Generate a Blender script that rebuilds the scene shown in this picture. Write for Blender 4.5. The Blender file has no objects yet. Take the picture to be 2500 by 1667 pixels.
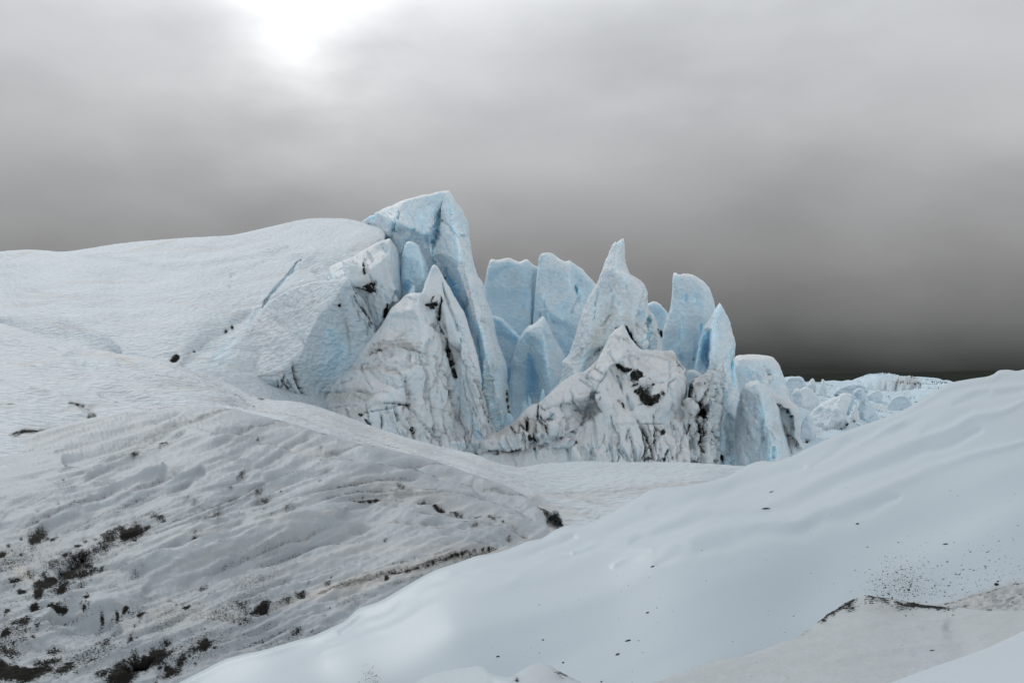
import bpy, math, random
import numpy as np
from mathutils import Vector, Matrix
from mathutils.geometry import delaunay_2d_cdt

sc = bpy.context.scene
R = math.radians

# ------------------------------------------------------------------ camera
F = 2500 * 35 / 36.0
PITCH = math.atan(91.5 / F)
cam_d = bpy.data.cameras.new("camera")
cam_d.lens = 35; cam_d.sensor_width = 36; cam_d.clip_start = 0.1; cam_d.clip_end = 20000
cam = bpy.data.objects.new("camera", cam_d)
sc.collection.objects.link(cam)
cam.rotation_euler = (math.pi / 2 + PITCH, 0, 0)
cam.location = (0, 0, 0)
sc.camera = cam
UPV = np.array([0, -math.sin(PITCH), math.cos(PITCH)])
FWD = np.array([0, math.cos(PITCH), math.sin(PITCH)])
RGT = np.array([1.0, 0, 0])

def unproj(px, py, d):
    px = np.asarray(px, float); py = np.asarray(py, float); d = np.asarray(d, float)
    u = (px - 1250) / F; v = -(py - 833.5) / F
    return d[..., None] * (FWD + u[..., None] * RGT + v[..., None] * UPV)

# ------------------------------------------------------------------ sky, sun, exposure
sc.view_settings.view_transform = 'Standard'
sc.view_settings.look = 'None'
sc.view_settings.exposure = 0.0
sc.view_settings.gamma = 1.0
sc.cycles.diffuse_bounces = 6
sc.cycles.max_bounces = 8

def build_world():
    w = bpy.data.worlds.new("World"); sc.world = w; w.use_nodes = True
    nt = w.node_tree; N = nt.nodes; L = nt.links; N.clear()
    def nd(t, **k):
        n = N.new(t)
        for a, b in k.items(): setattr(n, a, b)
        return n
    def M(op, a, b=None, c=None, clamp=False):
        n = nd('ShaderNodeMath', operation=op); n.use_clamp = clamp
        for i, v in enumerate((a, b, c)):
            if v is None: continue
            if isinstance(v, (int, float)): n.inputs[i].default_value = v
            else: L.new(v, n.inputs[i])
        return n.outputs[0]
    tc = nd('ShaderNodeTexCoord'); g = tc.outputs['Generated']
    nrm = nd('ShaderNodeVectorMath', operation='NORMALIZE'); L.new(g, nrm.inputs[0]); g = nrm.outputs[0]
    sp = nd('ShaderNodeSeparateXYZ'); L.new(g, sp.inputs[0])
    x, y, z = sp.outputs
    mp = nd('ShaderNodeMapping'); mp.inputs['Scale'].default_value = (1, 1, 2.2); L.new(g, mp.inputs[0])
    n1 = nd('ShaderNodeTexNoise'); n1.inputs['Scale'].default_value = 3.2; n1.inputs['Detail'].default_value = 4
    n1.inputs['Roughness'].default_value = 0.4; n1.inputs['Distortion'].default_value = 0.3
    L.new(mp.outputs[0], n1.inputs['Vector'])
    n2 = nd('ShaderNodeTexNoise'); n2.inputs['Scale'].default_value = 9; n2.inputs['Detail'].default_value = 5
    n2.inputs['Roughness'].default_value = 0.45; L.new(mp.outputs[0], n2.inputs['Vector'])
    na = M('SUBTRACT', n1.outputs['Fac'], 0.5); nb = M('SUBTRACT', n2.outputs['Fac'], 0.5)
    # height above the horizon, the low dark bank reaching higher towards the right
    zz = M('ADD', z, M('MULTIPLY', na, 0.055)); zz = M('ADD', zz, M('MULTIPLY', nb, 0.018))
    xr = M('MAXIMUM', M('SUBTRACT', x, -0.05), 0.0)
    zz = M('SUBTRACT', zz, M('MULTIPLY', M('MINIMUM', xr, 0.32), 0.03))
    # unseen sky behind the viewer, brightened low down to light the tower faces
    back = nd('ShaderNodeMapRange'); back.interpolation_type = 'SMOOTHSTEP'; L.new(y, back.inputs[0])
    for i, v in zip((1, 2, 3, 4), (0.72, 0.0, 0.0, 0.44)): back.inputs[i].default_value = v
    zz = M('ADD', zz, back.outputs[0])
    cr = nd('ShaderNodeValToRGB'); e = cr.color_ramp; e.interpolation = 'B_SPLINE'
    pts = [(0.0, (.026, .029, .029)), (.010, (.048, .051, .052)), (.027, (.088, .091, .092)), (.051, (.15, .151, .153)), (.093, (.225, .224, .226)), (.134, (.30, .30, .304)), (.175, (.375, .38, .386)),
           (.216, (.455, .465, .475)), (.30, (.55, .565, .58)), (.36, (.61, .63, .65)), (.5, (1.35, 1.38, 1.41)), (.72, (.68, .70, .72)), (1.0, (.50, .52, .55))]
    while len(e.elements) < len(pts): e.elements.new(0.5)
    for el, (p, c) in zip(e.elements, pts): el.position = p; el.color = (*c, 1)
    L.new(zz, cr.inputs[0])
    col = cr.outputs[0]
    # thin place in the cloud where the light comes through
    def spot(px, py, sx, sy, warp):
        d = unproj([px], [py], [1.0])[0]; d = d / np.linalg.norm(d)
        dx = M('SUBTRACT', x, float(d[0])); dz = M('SUBTRACT', z, float(d[2]))
        dx = M('ADD', dx, M('MULTIPLY', na, warp)); dz = M('ADD', dz, M('MULTIPLY', nb, warp))
        q = M('ADD', M('POWER', M('MULTIPLY', dx, 1 / sx), 2), M('POWER', M('MULTIPLY', dz, 1 / sz(sy)), 2))
        s = M('EXPONENT', M('MULTIPLY', q, -1.0))
        return M('MULTIPLY', s, M('GREATER_THAN', y, 0.0))
    def sz(v): return v
    s1 = spot(770, -50, 0.062, 0.058, 0.12)
    s2 = spot(760, -60, 0.19, 0.13, 0.12)
    s3 = spot(2350, 330, 0.20, 0.09, 0.2)
    s4 = spot(1930, 340, 0.20, 0.08, 0.3)
    add = M('ADD', M('MULTIPLY', s1, 0.62), M('MULTIPLY', s2, 0.22))
    add = M('ADD', add, M('MULTIPLY', s3, 0.06)); add = M('SUBTRACT', add, M('MULTIPLY', s4, 0.04))
    add = M('ADD', add, M('MULTIPLY', M('ADD', M('MULTIPLY', nb, 0.4), M('MULTIPLY', na, 0.35)), z))
    mixn = nd('ShaderNodeVectorMath', operation='ADD'); L.new(col, mixn.inputs[0])
    cb = nd('ShaderNodeCombineXYZ'); [L.new(add, cb.inputs[i]) for i in range(3)]
    L.new(cb.outputs[0], mixn.inputs[1])
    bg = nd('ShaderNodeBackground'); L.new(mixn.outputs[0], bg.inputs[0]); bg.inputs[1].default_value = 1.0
    sky = nd('ShaderNodeTexSky', sky_type='NISHITA'); sky.sun_disc = False
    sky.sun_elevation = R(36); sky.sun_rotation = R(-30)
    bs = nd('ShaderNodeBackground'); L.new(sky.outputs[0], bs.inputs[0]); bs.inputs[1].default_value = 0.06
    mx = nd('ShaderNodeMixShader'); mx.inputs[0].default_value = 0.99
    L.new(bs.outputs[0], mx.inputs[1]); L.new(bg.outputs[0], mx.inputs[2])
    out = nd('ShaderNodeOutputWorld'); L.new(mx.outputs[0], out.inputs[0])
build_world()

sun_d = bpy.data.lights.new("sun", 'SUN'); sun_d.energy = 0.9; sun_d.angle = R(22); sun_d.color = (1.0, .98, .95)
sun = bpy.data.objects.new("sun", sun_d); sc.collection.objects.link(sun)
sd = Vector((math.sin(R(-30)) * math.cos(R(36)), math.cos(R(-30)) * math.cos(R(36)), math.sin(R(36))))
sun.rotation_euler = sd.to_track_quat('Z', 'Y').to_euler()

# ------------------------------------------------------------------ numpy noise
def _hash(ix, iy, iz, seed):
    h = (ix.astype(np.uint32) * np.uint32(374761393)) ^ (iy.astype(np.uint32) * np.uint32(668265263)) ^ (iz.astype(np.uint32) * np.uint32(2246822519)) ^ np.uint32((seed * 3266489917) & 0xffffffff)
    h = (h ^ (h >> np.uint32(15))) * np.uint32(2246822519)
    h = (h ^ (h >> np.uint32(13))) * np.uint32(3266489917)
    return h ^ (h >> np.uint32(16))

def perlin(P, seed=0):
    Pf = np.floor(P); I = Pf.astype(np.int64); f = P - Pf
    u = f * f * f * (f * (f * 6 - 15) + 10)
    def corner(a, b, c):
        h = _hash(I[:, 0] + a, I[:, 1] + b, I[:, 2] + c, seed)
        gx = ((h & np.uint32(1023)).astype(float) / 511.5 - 1)
        gy = (((h >> np.uint32(10)) & np.uint32(1023)).astype(float) / 511.5 - 1)
        gz = (((h >> np.uint32(20)) & np.uint32(1023)).astype(float) / 511.5 - 1)
        return gx * (f[:, 0] - a) + gy * (f[:, 1] - b) + gz * (f[:, 2] - c)
    def lp(a, b, t): return a + (b - a) * t
    x00 = lp(corner(0, 0, 0), corner(1, 0, 0), u[:, 0]); x10 = lp(corner(0, 1, 0), corner(1, 1, 0), u[:, 0])
    x01 = lp(corner(0, 0, 1), corner(1, 0, 1), u[:, 0]); x11 = lp(corner(0, 1, 1), corner(1, 1, 1), u[:, 0])
    return lp(lp(x00, x10, u[:, 1]), lp(x01, x11, u[:, 1]), u[:, 2]) * 1.5

def fbm(P, octs=4, rough=0.5, seed=0):
    s = 0; a = 1; t = 0
    for o in range(octs):
        s = s + a * perlin(P * (2.03 ** o) + 17.3 * o, seed + o); t += a; a *= rough
    return s / t

def scallop(P, octs=2, seed=0):      # rounded hollows with crisp rims
    s = 0; a = 1
    for o in range(octs):
        s = s + a * (0.35 - np.abs(perlin(P * (1.9 ** o) + 9.1 * o, seed + o)) * 1.6); a *= .5
    return s

def ridged(P, octs=3, seed=0):
    s = 0; a = 1
    for o in range(octs):
        s = s + a * (1 - 2.4 * np.abs(perlin(P * (2.1 ** o) + 5.7 * o, seed + o))); a *= .5
    return s / 1.7

# ------------------------------------------------------------------ helpers
def seg_dist(X, Y, pts):
    """distance to a polyline and the 0..1 position along it"""
    pts = np.asarray(pts, float)
    if len(pts) == 1:
        return np.hypot(X - pts[0, 0], Y - pts[0, 1]), np.full(len(X), .5)
    best = np.full(len(X), 1e9); sp = np.zeros(len(X))
    L = np.hypot(*(pts[1:] - pts[:-1]).T); cum = np.concatenate([[0], np.cumsum(L)]); tot = cum[-1]
    for i in range(len(pts) - 1):
        a = pts[i]; b = pts[i + 1]; ab = b - a; l2 = max(1e-9, ab @ ab)
        t = np.clip(((X - a[0]) * ab[0] + (Y - a[1]) * ab[1]) / l2, 0, 1)
        d = np.hypot(X - (a[0] + t * ab[0]), Y - (a[1] + t * ab[1]))
        m = d < best; best[m] = d[m]; sp[m] = (cum[i] + t[m] * L[i]) / tot
    return best, sp

def inside(X, Y, poly):
    poly = np.asarray(poly, float); c = np.zeros(len(X), bool); n = len(poly); j = n - 1
    for i in range(n):
        xi, yi = poly[i]; xj, yj = poly[j]
        if yi != yj:
            m = ((yi > Y) != (yj > Y)) & (X < (xj - xi) * (Y - yi) / (yj - yi) + xi)
            c ^= m
        j = i
    return c

def resample(pts, step, closed=True):
    pts = [np.array(p[:2], float) for p in pts]
    if closed: pts = pts + [pts[0]]
    out = []
    for a, b in zip(pts[:-1], pts[1:]):
        n = max(1, int(round(np.hypot(*(b - a)) / step)))
        for k in range(n): out.append(a + (b - a) * k / n)
    return np.array(out)

def chaikin(pts, it=1):
    """rounds a closed outline's corners"""
    P = np.asarray([p[:2] for p in pts], float)
    for _ in range(it):
        Q = np.roll(P, -1, 0)
        P = np.stack([P * .8 + Q * .2, P * .2 + Q * .8], 1).reshape(-1, 2)
    return P

def rbf_fit(ctrl):
    C = np.array(ctrl, float); xy = C[:, :2] / 500.0; v = 1.0 / C[:, 2]
    n = len(C); r = np.hypot(xy[:, None, 0] - xy[None, :, 0], xy[:, None, 1] - xy[None, :, 1])
    K = np.where(r > 0, r * r * np.log(r + 1e-9), 0) + np.eye(n) * 1e-3
    Pm = np.hstack([np.ones((n, 1)), xy]); A = np.zeros((n + 3, n + 3))
    A[:n, :n] = K; A[:n, n:] = Pm; A[n:, :n] = Pm.T
    w = np.linalg.solve(A, np.concatenate([v, np.zeros(3)]))
    dmin, dmax = C[:, 2].min(), C[:, 2].max()
    def ev(X, Y):
        x = X / 500.0; y = Y / 500.0; s = w[n] + w[n + 1] * x + w[n + 2] * y
        for i in range(n):
            r = np.hypot(x - xy[i, 0], y - xy[i, 1]); s = s + w[i] * np.where(r > 0, r * r * np.log(r + 1e-9), 0)
        return 1.0 / np.clip(s, 1 / (dmax * 1.3), 1 / (dmin * .7))
    return ev

def tri_interp(pts3, X, Y, edges):
    co, ed, fa, *_ = delaunay_2d_cdt([Vector((p[0], p[1])) for p in pts3], edges, [], 0, 1e-6)[:3] + ((),)
    P = np.array([(c.x, c.y) for c in co]); src = np.array([(p[0], p[1]) for p in pts3]); D = np.array([p[2] for p in pts3], float)
    dd = np.hypot(P[:, None, 0] - src[None, :, 0], P[:, None, 1] - src[None, :, 1])
    # vertices made where creases cross take a distance-weighted depth
    near = dd.argmin(1); dv = D[near].copy()
    for i in np.where(dd.min(1) > .01)[0]:
        w = 1 / (dd[i] ** 3 + 1e-6); dv[i] = (w * D).sum() / w.sum()
    out = np.full(len(X), np.nan)
    for f in fa:
        a, b, c = P[f[0]], P[f[1]], P[f[2]]
        det = (b[1] - c[1]) * (a[0] - c[0]) + (c[0] - b[0]) * (a[1] - c[1])
        if abs(det) < 1e-9: continue
        mnx, mxx = min(a[0], b[0], c[0]), max(a[0], b[0], c[0]); mny, mxy = min(a[1], b[1], c[1]), max(a[1], b[1], c[1])
        k = np.where((X >= mnx - .01) & (X <= mxx + .01) & (Y >= mny - .01) & (Y <= mxy + .01))[0]
        if not len(k): continue
        l0 = ((b[1] - c[1]) * (X[k] - c[0]) + (c[0] - b[0]) * (Y[k] - c[1])) / det
        l1 = ((c[1] - a[1]) * (X[k] - c[0]) + (a[0] - c[0]) * (Y[k] - c[1])) / det
        l2 = 1 - l0 - l1; m = (l0 > -1e-3) & (l1 > -1e-3) & (l2 > -1e-3)
        out[k[m]] = l0[m] * dv[f[0]] + l1[m] * dv[f[1]] + l2[m] * dv[f[2]]
    bad = np.isnan(out)
    if bad.any():
        for k in np.where(bad)[0]:
            out[k] = D[np.hypot(src[:, 0] - X[k], src[:, 1] - Y[k]).argmin()]
    return out

def apply_strokes(X, Y, strokes, A, D, rel):
    """A: dict of per-vertex arrays: z (metres along the ray), h (metres along the normal), dirt, blue, warm"""
    Pn = np.stack([X / 26.0, Y / 26.0, np.zeros(len(X))], 1)
    wx = fbm(Pn, 3, .6, 71); wy = fbm(Pn + 31.7, 3, .6, 72)
    fine = fbm(Pn * 3.1, 3, .6, 73)
    lx = fbm(Pn * .30, 2, .5, 74); ly = fbm(Pn * .22 + 9, 2, .5, 75)
    for s in strokes:
        kind, pts, w, amp = s[:4]; o = s[4] if len(s) > 4 else {}
        pad = w * 3.5 + 20; pa = np.array(pts, float)
        k = np.where((X > pa[:, 0].min() - pad) & (X < pa[:, 0].max() + pad) & (Y > pa[:, 1].min() - pad) & (Y < pa[:, 1].max() + pad))[0]
        if not len(k): continue
        wob = o.get('wob', min(6, 2 + w * .35))
        soft = kind in ('bump', 'groove') and rel
        if soft: xs = X[k] + lx[k] * w * 1.2; ys = Y[k] + ly[k] * w * 1.2
        else: xs = X[k] + wx[k] * wob; ys = Y[k] + wy[k] * wob
        um = w * D[k] / F * rel if rel else 1.0        # heights given as a share of the mark's width
        if 'asp' in o:     # blob: stretched along a direction
            c, sn = math.cos(R(o.get('ang', 0))), math.sin(R(o.get('ang', 0)))
            dx = xs - pa[0, 0]; dy = ys - pa[0, 1]
            u = dx * c - dy * sn; v = dx * sn + dy * c
            d = np.hypot(u / o['asp'], v); t = np.full(len(k), .5)
        else:
            d, t = seg_dist(xs, ys, pts)
        if rel and kind == 'blue': amp = amp * .45
        tap = o.get('taper', 1 if len(pts) > 1 else 0)
        ww = w * (np.clip(np.sin(np.pi * np.clip(t, .001, .999)), 0, 1) ** .5 * tap + (1 - tap))
        ww = np.maximum(ww, .6) * (1 + (.12 * ly[k] if soft else .45 * wy[k]))
        g = np.exp(-(d / ww) ** 2)
        if kind == 'bump': A['h'][k] += amp * g * um
        elif kind == 'groove': A['h'][k] -= amp * g * um
        elif kind == 'step':  # asymmetric lip: high on one side of the line
            p0, p1 = pa[0], pa[-1]; side = np.sign((p1[0] - p0[0]) * (ys - p0[1]) - (p1[1] - p0[1]) * (xs - p0[0]))
            A['h'][k] += amp * g * side
        elif kind == 'crev':
            A['z'][k] += min(amp, w * .22) * g; A['blue'][k] = np.maximum(A['blue'][k], np.clip(g * 1.3, 0, 1) * o.get('blue', 1))
        elif kind == 'dirt': A['dirt'][k] = np.maximum(A['dirt'][k], amp * (.78 * g + .22 * np.exp(-(d / (ww * 2.4)) ** 2)) * np.clip(1 + .45 * fine[k], .2, 1.5))
        elif kind == 'crack':
            g = g * np.clip(.75 + 1.5 * lx[k] + 1.2 * wy[k], .08, 1.15)
            A['h'][k] -= (o.get('deep', .12) if not rel else min(.6, o.get('deep', .12) * 2 / rel) * um) * g
            A['dirt'][k] = np.maximum(A['dirt'][k], amp * (.85 * g + .2 * np.exp(-(d / (ww * 3)) ** 2)) * np.clip(.95 + 1.2 * fine[k], 0, 1.4))
            A['warm'][k] = np.maximum(A['warm'][k], .35 * np.exp(-(d / (ww * 4)) ** 2))
        elif kind == 'warm': A['warm'][k] = np.maximum(A['warm'][k], amp * g)
        elif kind == 'clean': A['warm'][k] *= 1 - amp * g
        elif kind == 'blue': A['blue'][k] = np.maximum(A['blue'][k], amp * g)
        elif kind == 'white': A['blue'][k] *= 1 - amp * g

def relief(name, mat, outline, step=3.0, ctrl=None, base=None, creases=(), strokes=(), noise=(), blue=0.0, warm=0.0, dirt=0.0,
           thick=5.0, rnd=(10, 1.2), jag=1.0, smooth=2, rc=1, parent=None, tint=None, edgeR=None, rel=0, cap=1.2):
    """a solid piece of ice: its outline, the folds across its face, its depth, then its back"""
    rng = np.random.default_rng(abs(hash(name)) % 1000 if False else len(outline) * 7 + 3)
    poly = chaikin(outline, rc) if rc else np.array([p[:2] for p in outline], float)
    ol = resample(poly, step)
    # fine unevenness of the rim
    if jag:
        q = np.stack([ol[:, 0] / 14, ol[:, 1] / 14, np.zeros(len(ol))], 1)
        ol = ol + np.stack([fbm(q, 3, .7, 5), fbm(q + 50, 3, .7, 6)], 1) * jag * 1.8
    x0, y0 = ol.min(0); x1, y1 = ol.max(0)
    gx, gy = np.meshgrid(np.arange(x0, x1, step), np.arange(y0, y1, step * .9))
    gx[::2] += step * .5
    gx = gx.ravel() + rng.uniform(-.15, .15, gx.size) * step; gy = gy.ravel() + rng.uniform(-.15, .15, gy.size) * step
    m = inside(gx, gy, ol); gx = gx[m]; gy = gy[m]
    dist, _ = seg_dist(gx, gy, np.vstack([ol[::2], ol[:1]]))
    m = dist > step * .55; gx = gx[m]; gy = gy[m]; dist = dist[m]
    n0 = len(ol)
    P2 = [Vector(p) for p in ol] + [Vector((a, b)) for a, b in zip(gx, gy)]
    ed = [(i, (i + 1) % n0) for i in range(n0)]
    co, _, fa, ov, *_ = delaunay_2d_cdt(P2, ed, [], 1, 1e-5)
    X = np.array([c.x for c in co]); Y = np.array([c.y for c in co]); T = np.array([f for f in fa if len(f) == 3])
    isol = np.array([any(i < n0 for i in o) for o in ov])
    e, _ = seg_dist(X, Y, np.vstack([ol[::2], ol[:1]])); e[isol] = 0
    # depth
    if ctrl is not None: D = rbf_fit(ctrl)(X, Y)
    else:
        pts3 = [(p[0], p[1], base + (p[2] if len(p) > 2 else 0)) for p in outline]; n = len(pts3)
        edges = [(i, (i + 1) % n) for i in range(n)]
        for c in creases:
            for j, p in enumerate(c):
                hit = [i for i, q in enumerate(pts3) if abs(q[0] - p[0]) < 1.5 and abs(q[1] - p[1]) < 1.5]
                if hit: idx = hit[0]
                else: pts3.append((p[0], p[1], base + (p[2] if len(p) > 2 else 0))); idx = len(pts3) - 1
                if j: edges.append((prev, idx))
                prev = idx
        bx = [x0 - 30, x1 + 30]; by = [y0 - 30, y1 + 30]
        D = tri_interp(pts3, X, Y, edges)
    E3 = np.vstack([T[:, [0, 1]], T[:, [1, 2]], T[:, [2, 0]]]); E3 = np.vstack([E3, E3[:, ::-1]])
    deg = np.bincount(E3[:, 0], minlength=len(X)).astype(float)
    for _ in range(0 if ctrl is not None else smooth):
        D = .5 * D + .5 * np.bincount(E3[:, 0], weights=D[E3[:, 1]], minlength=len(X)) / np.maximum(deg, 1)
    A = {k: np.zeros(len(X)) for k in ('z', 'h')}; A['blue'] = np.full(len(X), float(blue)); A['warm'] = np.full(len(X), float(warm)); A['dirt'] = np.full(len(X), float(dirt))
    apply_strokes(X, Y, strokes, A, D, rel)
    D = D + A['z']
    rp, rm = rnd
    t = np.clip(e / rp, 0, 1); D = D + rm * (1 - np.sqrt(1 - (1 - t) ** 2))
    P = unproj(X, Y, D)
    def normals(P, T):
        fn = np.cross(P[T[:, 1]] - P[T[:, 0]], P[T[:, 2]] - P[T[:, 0]])
        vn = np.zeros_like(P)
        for c in range(3):
            for ax in range(3): vn[:, ax] += np.bincount(T[:, c], weights=fn[:, ax], minlength=len(P))
        vn /= np.linalg.norm(vn, axis=1)[:, None] + 1e-12
        vn *= -np.sign((vn * P).sum(1))[:, None]       # towards the viewer's side
        return vn
    vn = normals(P, T)
    h = A['h'].copy()
    for nz in noise:
        kind, amp, sx, sy, szz = nz[:5]; seed = nz[5] if len(nz) > 5 else 0
        Q = P
        if len(nz) > 6 and nz[6] is not None:         # rotate into the grain's own axes
            Q = P @ np.array(nz[6]).T
        Q = Q / np.array([sx, sy, szz])
        v = {'fbm': lambda: fbm(Q, 4, .5, seed), 'scallop': lambda: scallop(Q, 2, seed), 'ridged': lambda: ridged(Q, 3, seed), 'soft': lambda: fbm(Q, 2, .4, seed)}[kind]()
        h += amp * v
        if len(nz) > 7:                              # dirt in the grain's furrows; on the streaked slope their painted shade too
            A['dirt'] = np.maximum(A['dirt'], nz[7] * np.clip(-v * 1.3, 0, 1))
    h *= np.clip(e / (step * 4), .25, 1)
    def even(v, n):
        for _ in range(n): v = .5 * v + .5 * np.bincount(E3[:, 0], weights=v[E3[:, 1]], minlength=len(X)) / np.maximum(deg, 1)
        return v
    if rel: h = even(h, 2); A['dirt'] = even(A['dirt'], 1)
    P = P + vn * h[:, None]
    # the weathered crust on faces that look up, bare blue ice on the steep ones
    if tint:
        vz = normals(P, T)[:, 2]
        lo, hi = tint
        A['blue'] *= 1 - np.clip((vz - lo) / (hi - lo), 0, 1) * .8
    # back: a shell behind the face that thins out to the rim
    Rb = edgeR or 60
    tb = np.clip(e / Rb, 0, 1); back = D + thick * np.sqrt(1 - (1 - tb) ** 2) + .02
    Pb = unproj(X, Y, back)
    front_i = np.arange(len(X)); back_i = np.where(isol, front_i, 0); nb = ~isol
    back_i[nb] = len(X) + np.arange(nb.sum())
    V = np.vstack([P, Pb[nb]])
    fn = np.cross(P[T[:, 1]] - P[T[:, 0]], P[T[:, 2]] - P[T[:, 0]]); flip = (fn * P[T[:, 0]]).sum(1) > 0
    Tf = T.copy(); Tf[flip] = Tf[flip][:, ::-1]
    Tb = back_i[Tf[:, ::-1]]
    ok = (Tb[:, 0] != Tb[:, 1]) & (Tb[:, 1] != Tb[:, 2]) & (Tb[:, 0] != Tb[:, 2]) & ~(isol[Tf].all(1))
    TT = np.vstack([Tf, Tb[ok]])
    piv = P[e.argmax()].copy(); piv[2] = P[:, 2].min()
    V = V - piv
    me = bpy.data.meshes.new(name)
    me.vertices.add(len(V)); me.vertices.foreach_set('co', V.astype(np.float32).ravel())
    me.loops.add(len(TT) * 3); me.loops.foreach_set('vertex_index', TT.astype(np.int32).ravel())
    me.polygons.add(len(TT)); me.polygons.foreach_set('loop_start', np.arange(0, len(TT) * 3, 3, dtype=np.int32))
    me.polygons.foreach_set('loop_total', np.full(len(TT), 3, dtype=np.int32))
    me.polygons.foreach_set('use_smooth', np.ones(len(TT), bool))
    me.update(calc_edges=True); me.validate()
    for k in ('dirt', 'blue', 'warm'):
        at = me.attributes.new(k, 'FLOAT', 'POINT'); a = np.clip(A[k], 0, cap if k == 'dirt' else 1.2)
        at.data.foreach_set('value', np.concatenate([a, a[nb]]).astype(np.float32))
    me.materials.append(mat)
    o = bpy.data.objects.new(name, me); sc.collection.objects.link(o); o.location = Vector(piv)
    o['_px'] = 0; del o['_px']
    surf = (X, Y, P, vn)
    return o, surf

def tag(o, label=None, cat=None, group=None, kind=None):
    if label: o['label'] = label
    if cat: o['category'] = cat
    if group: o['group'] = group
    if kind: o['kind'] = kind
    return o

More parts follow.
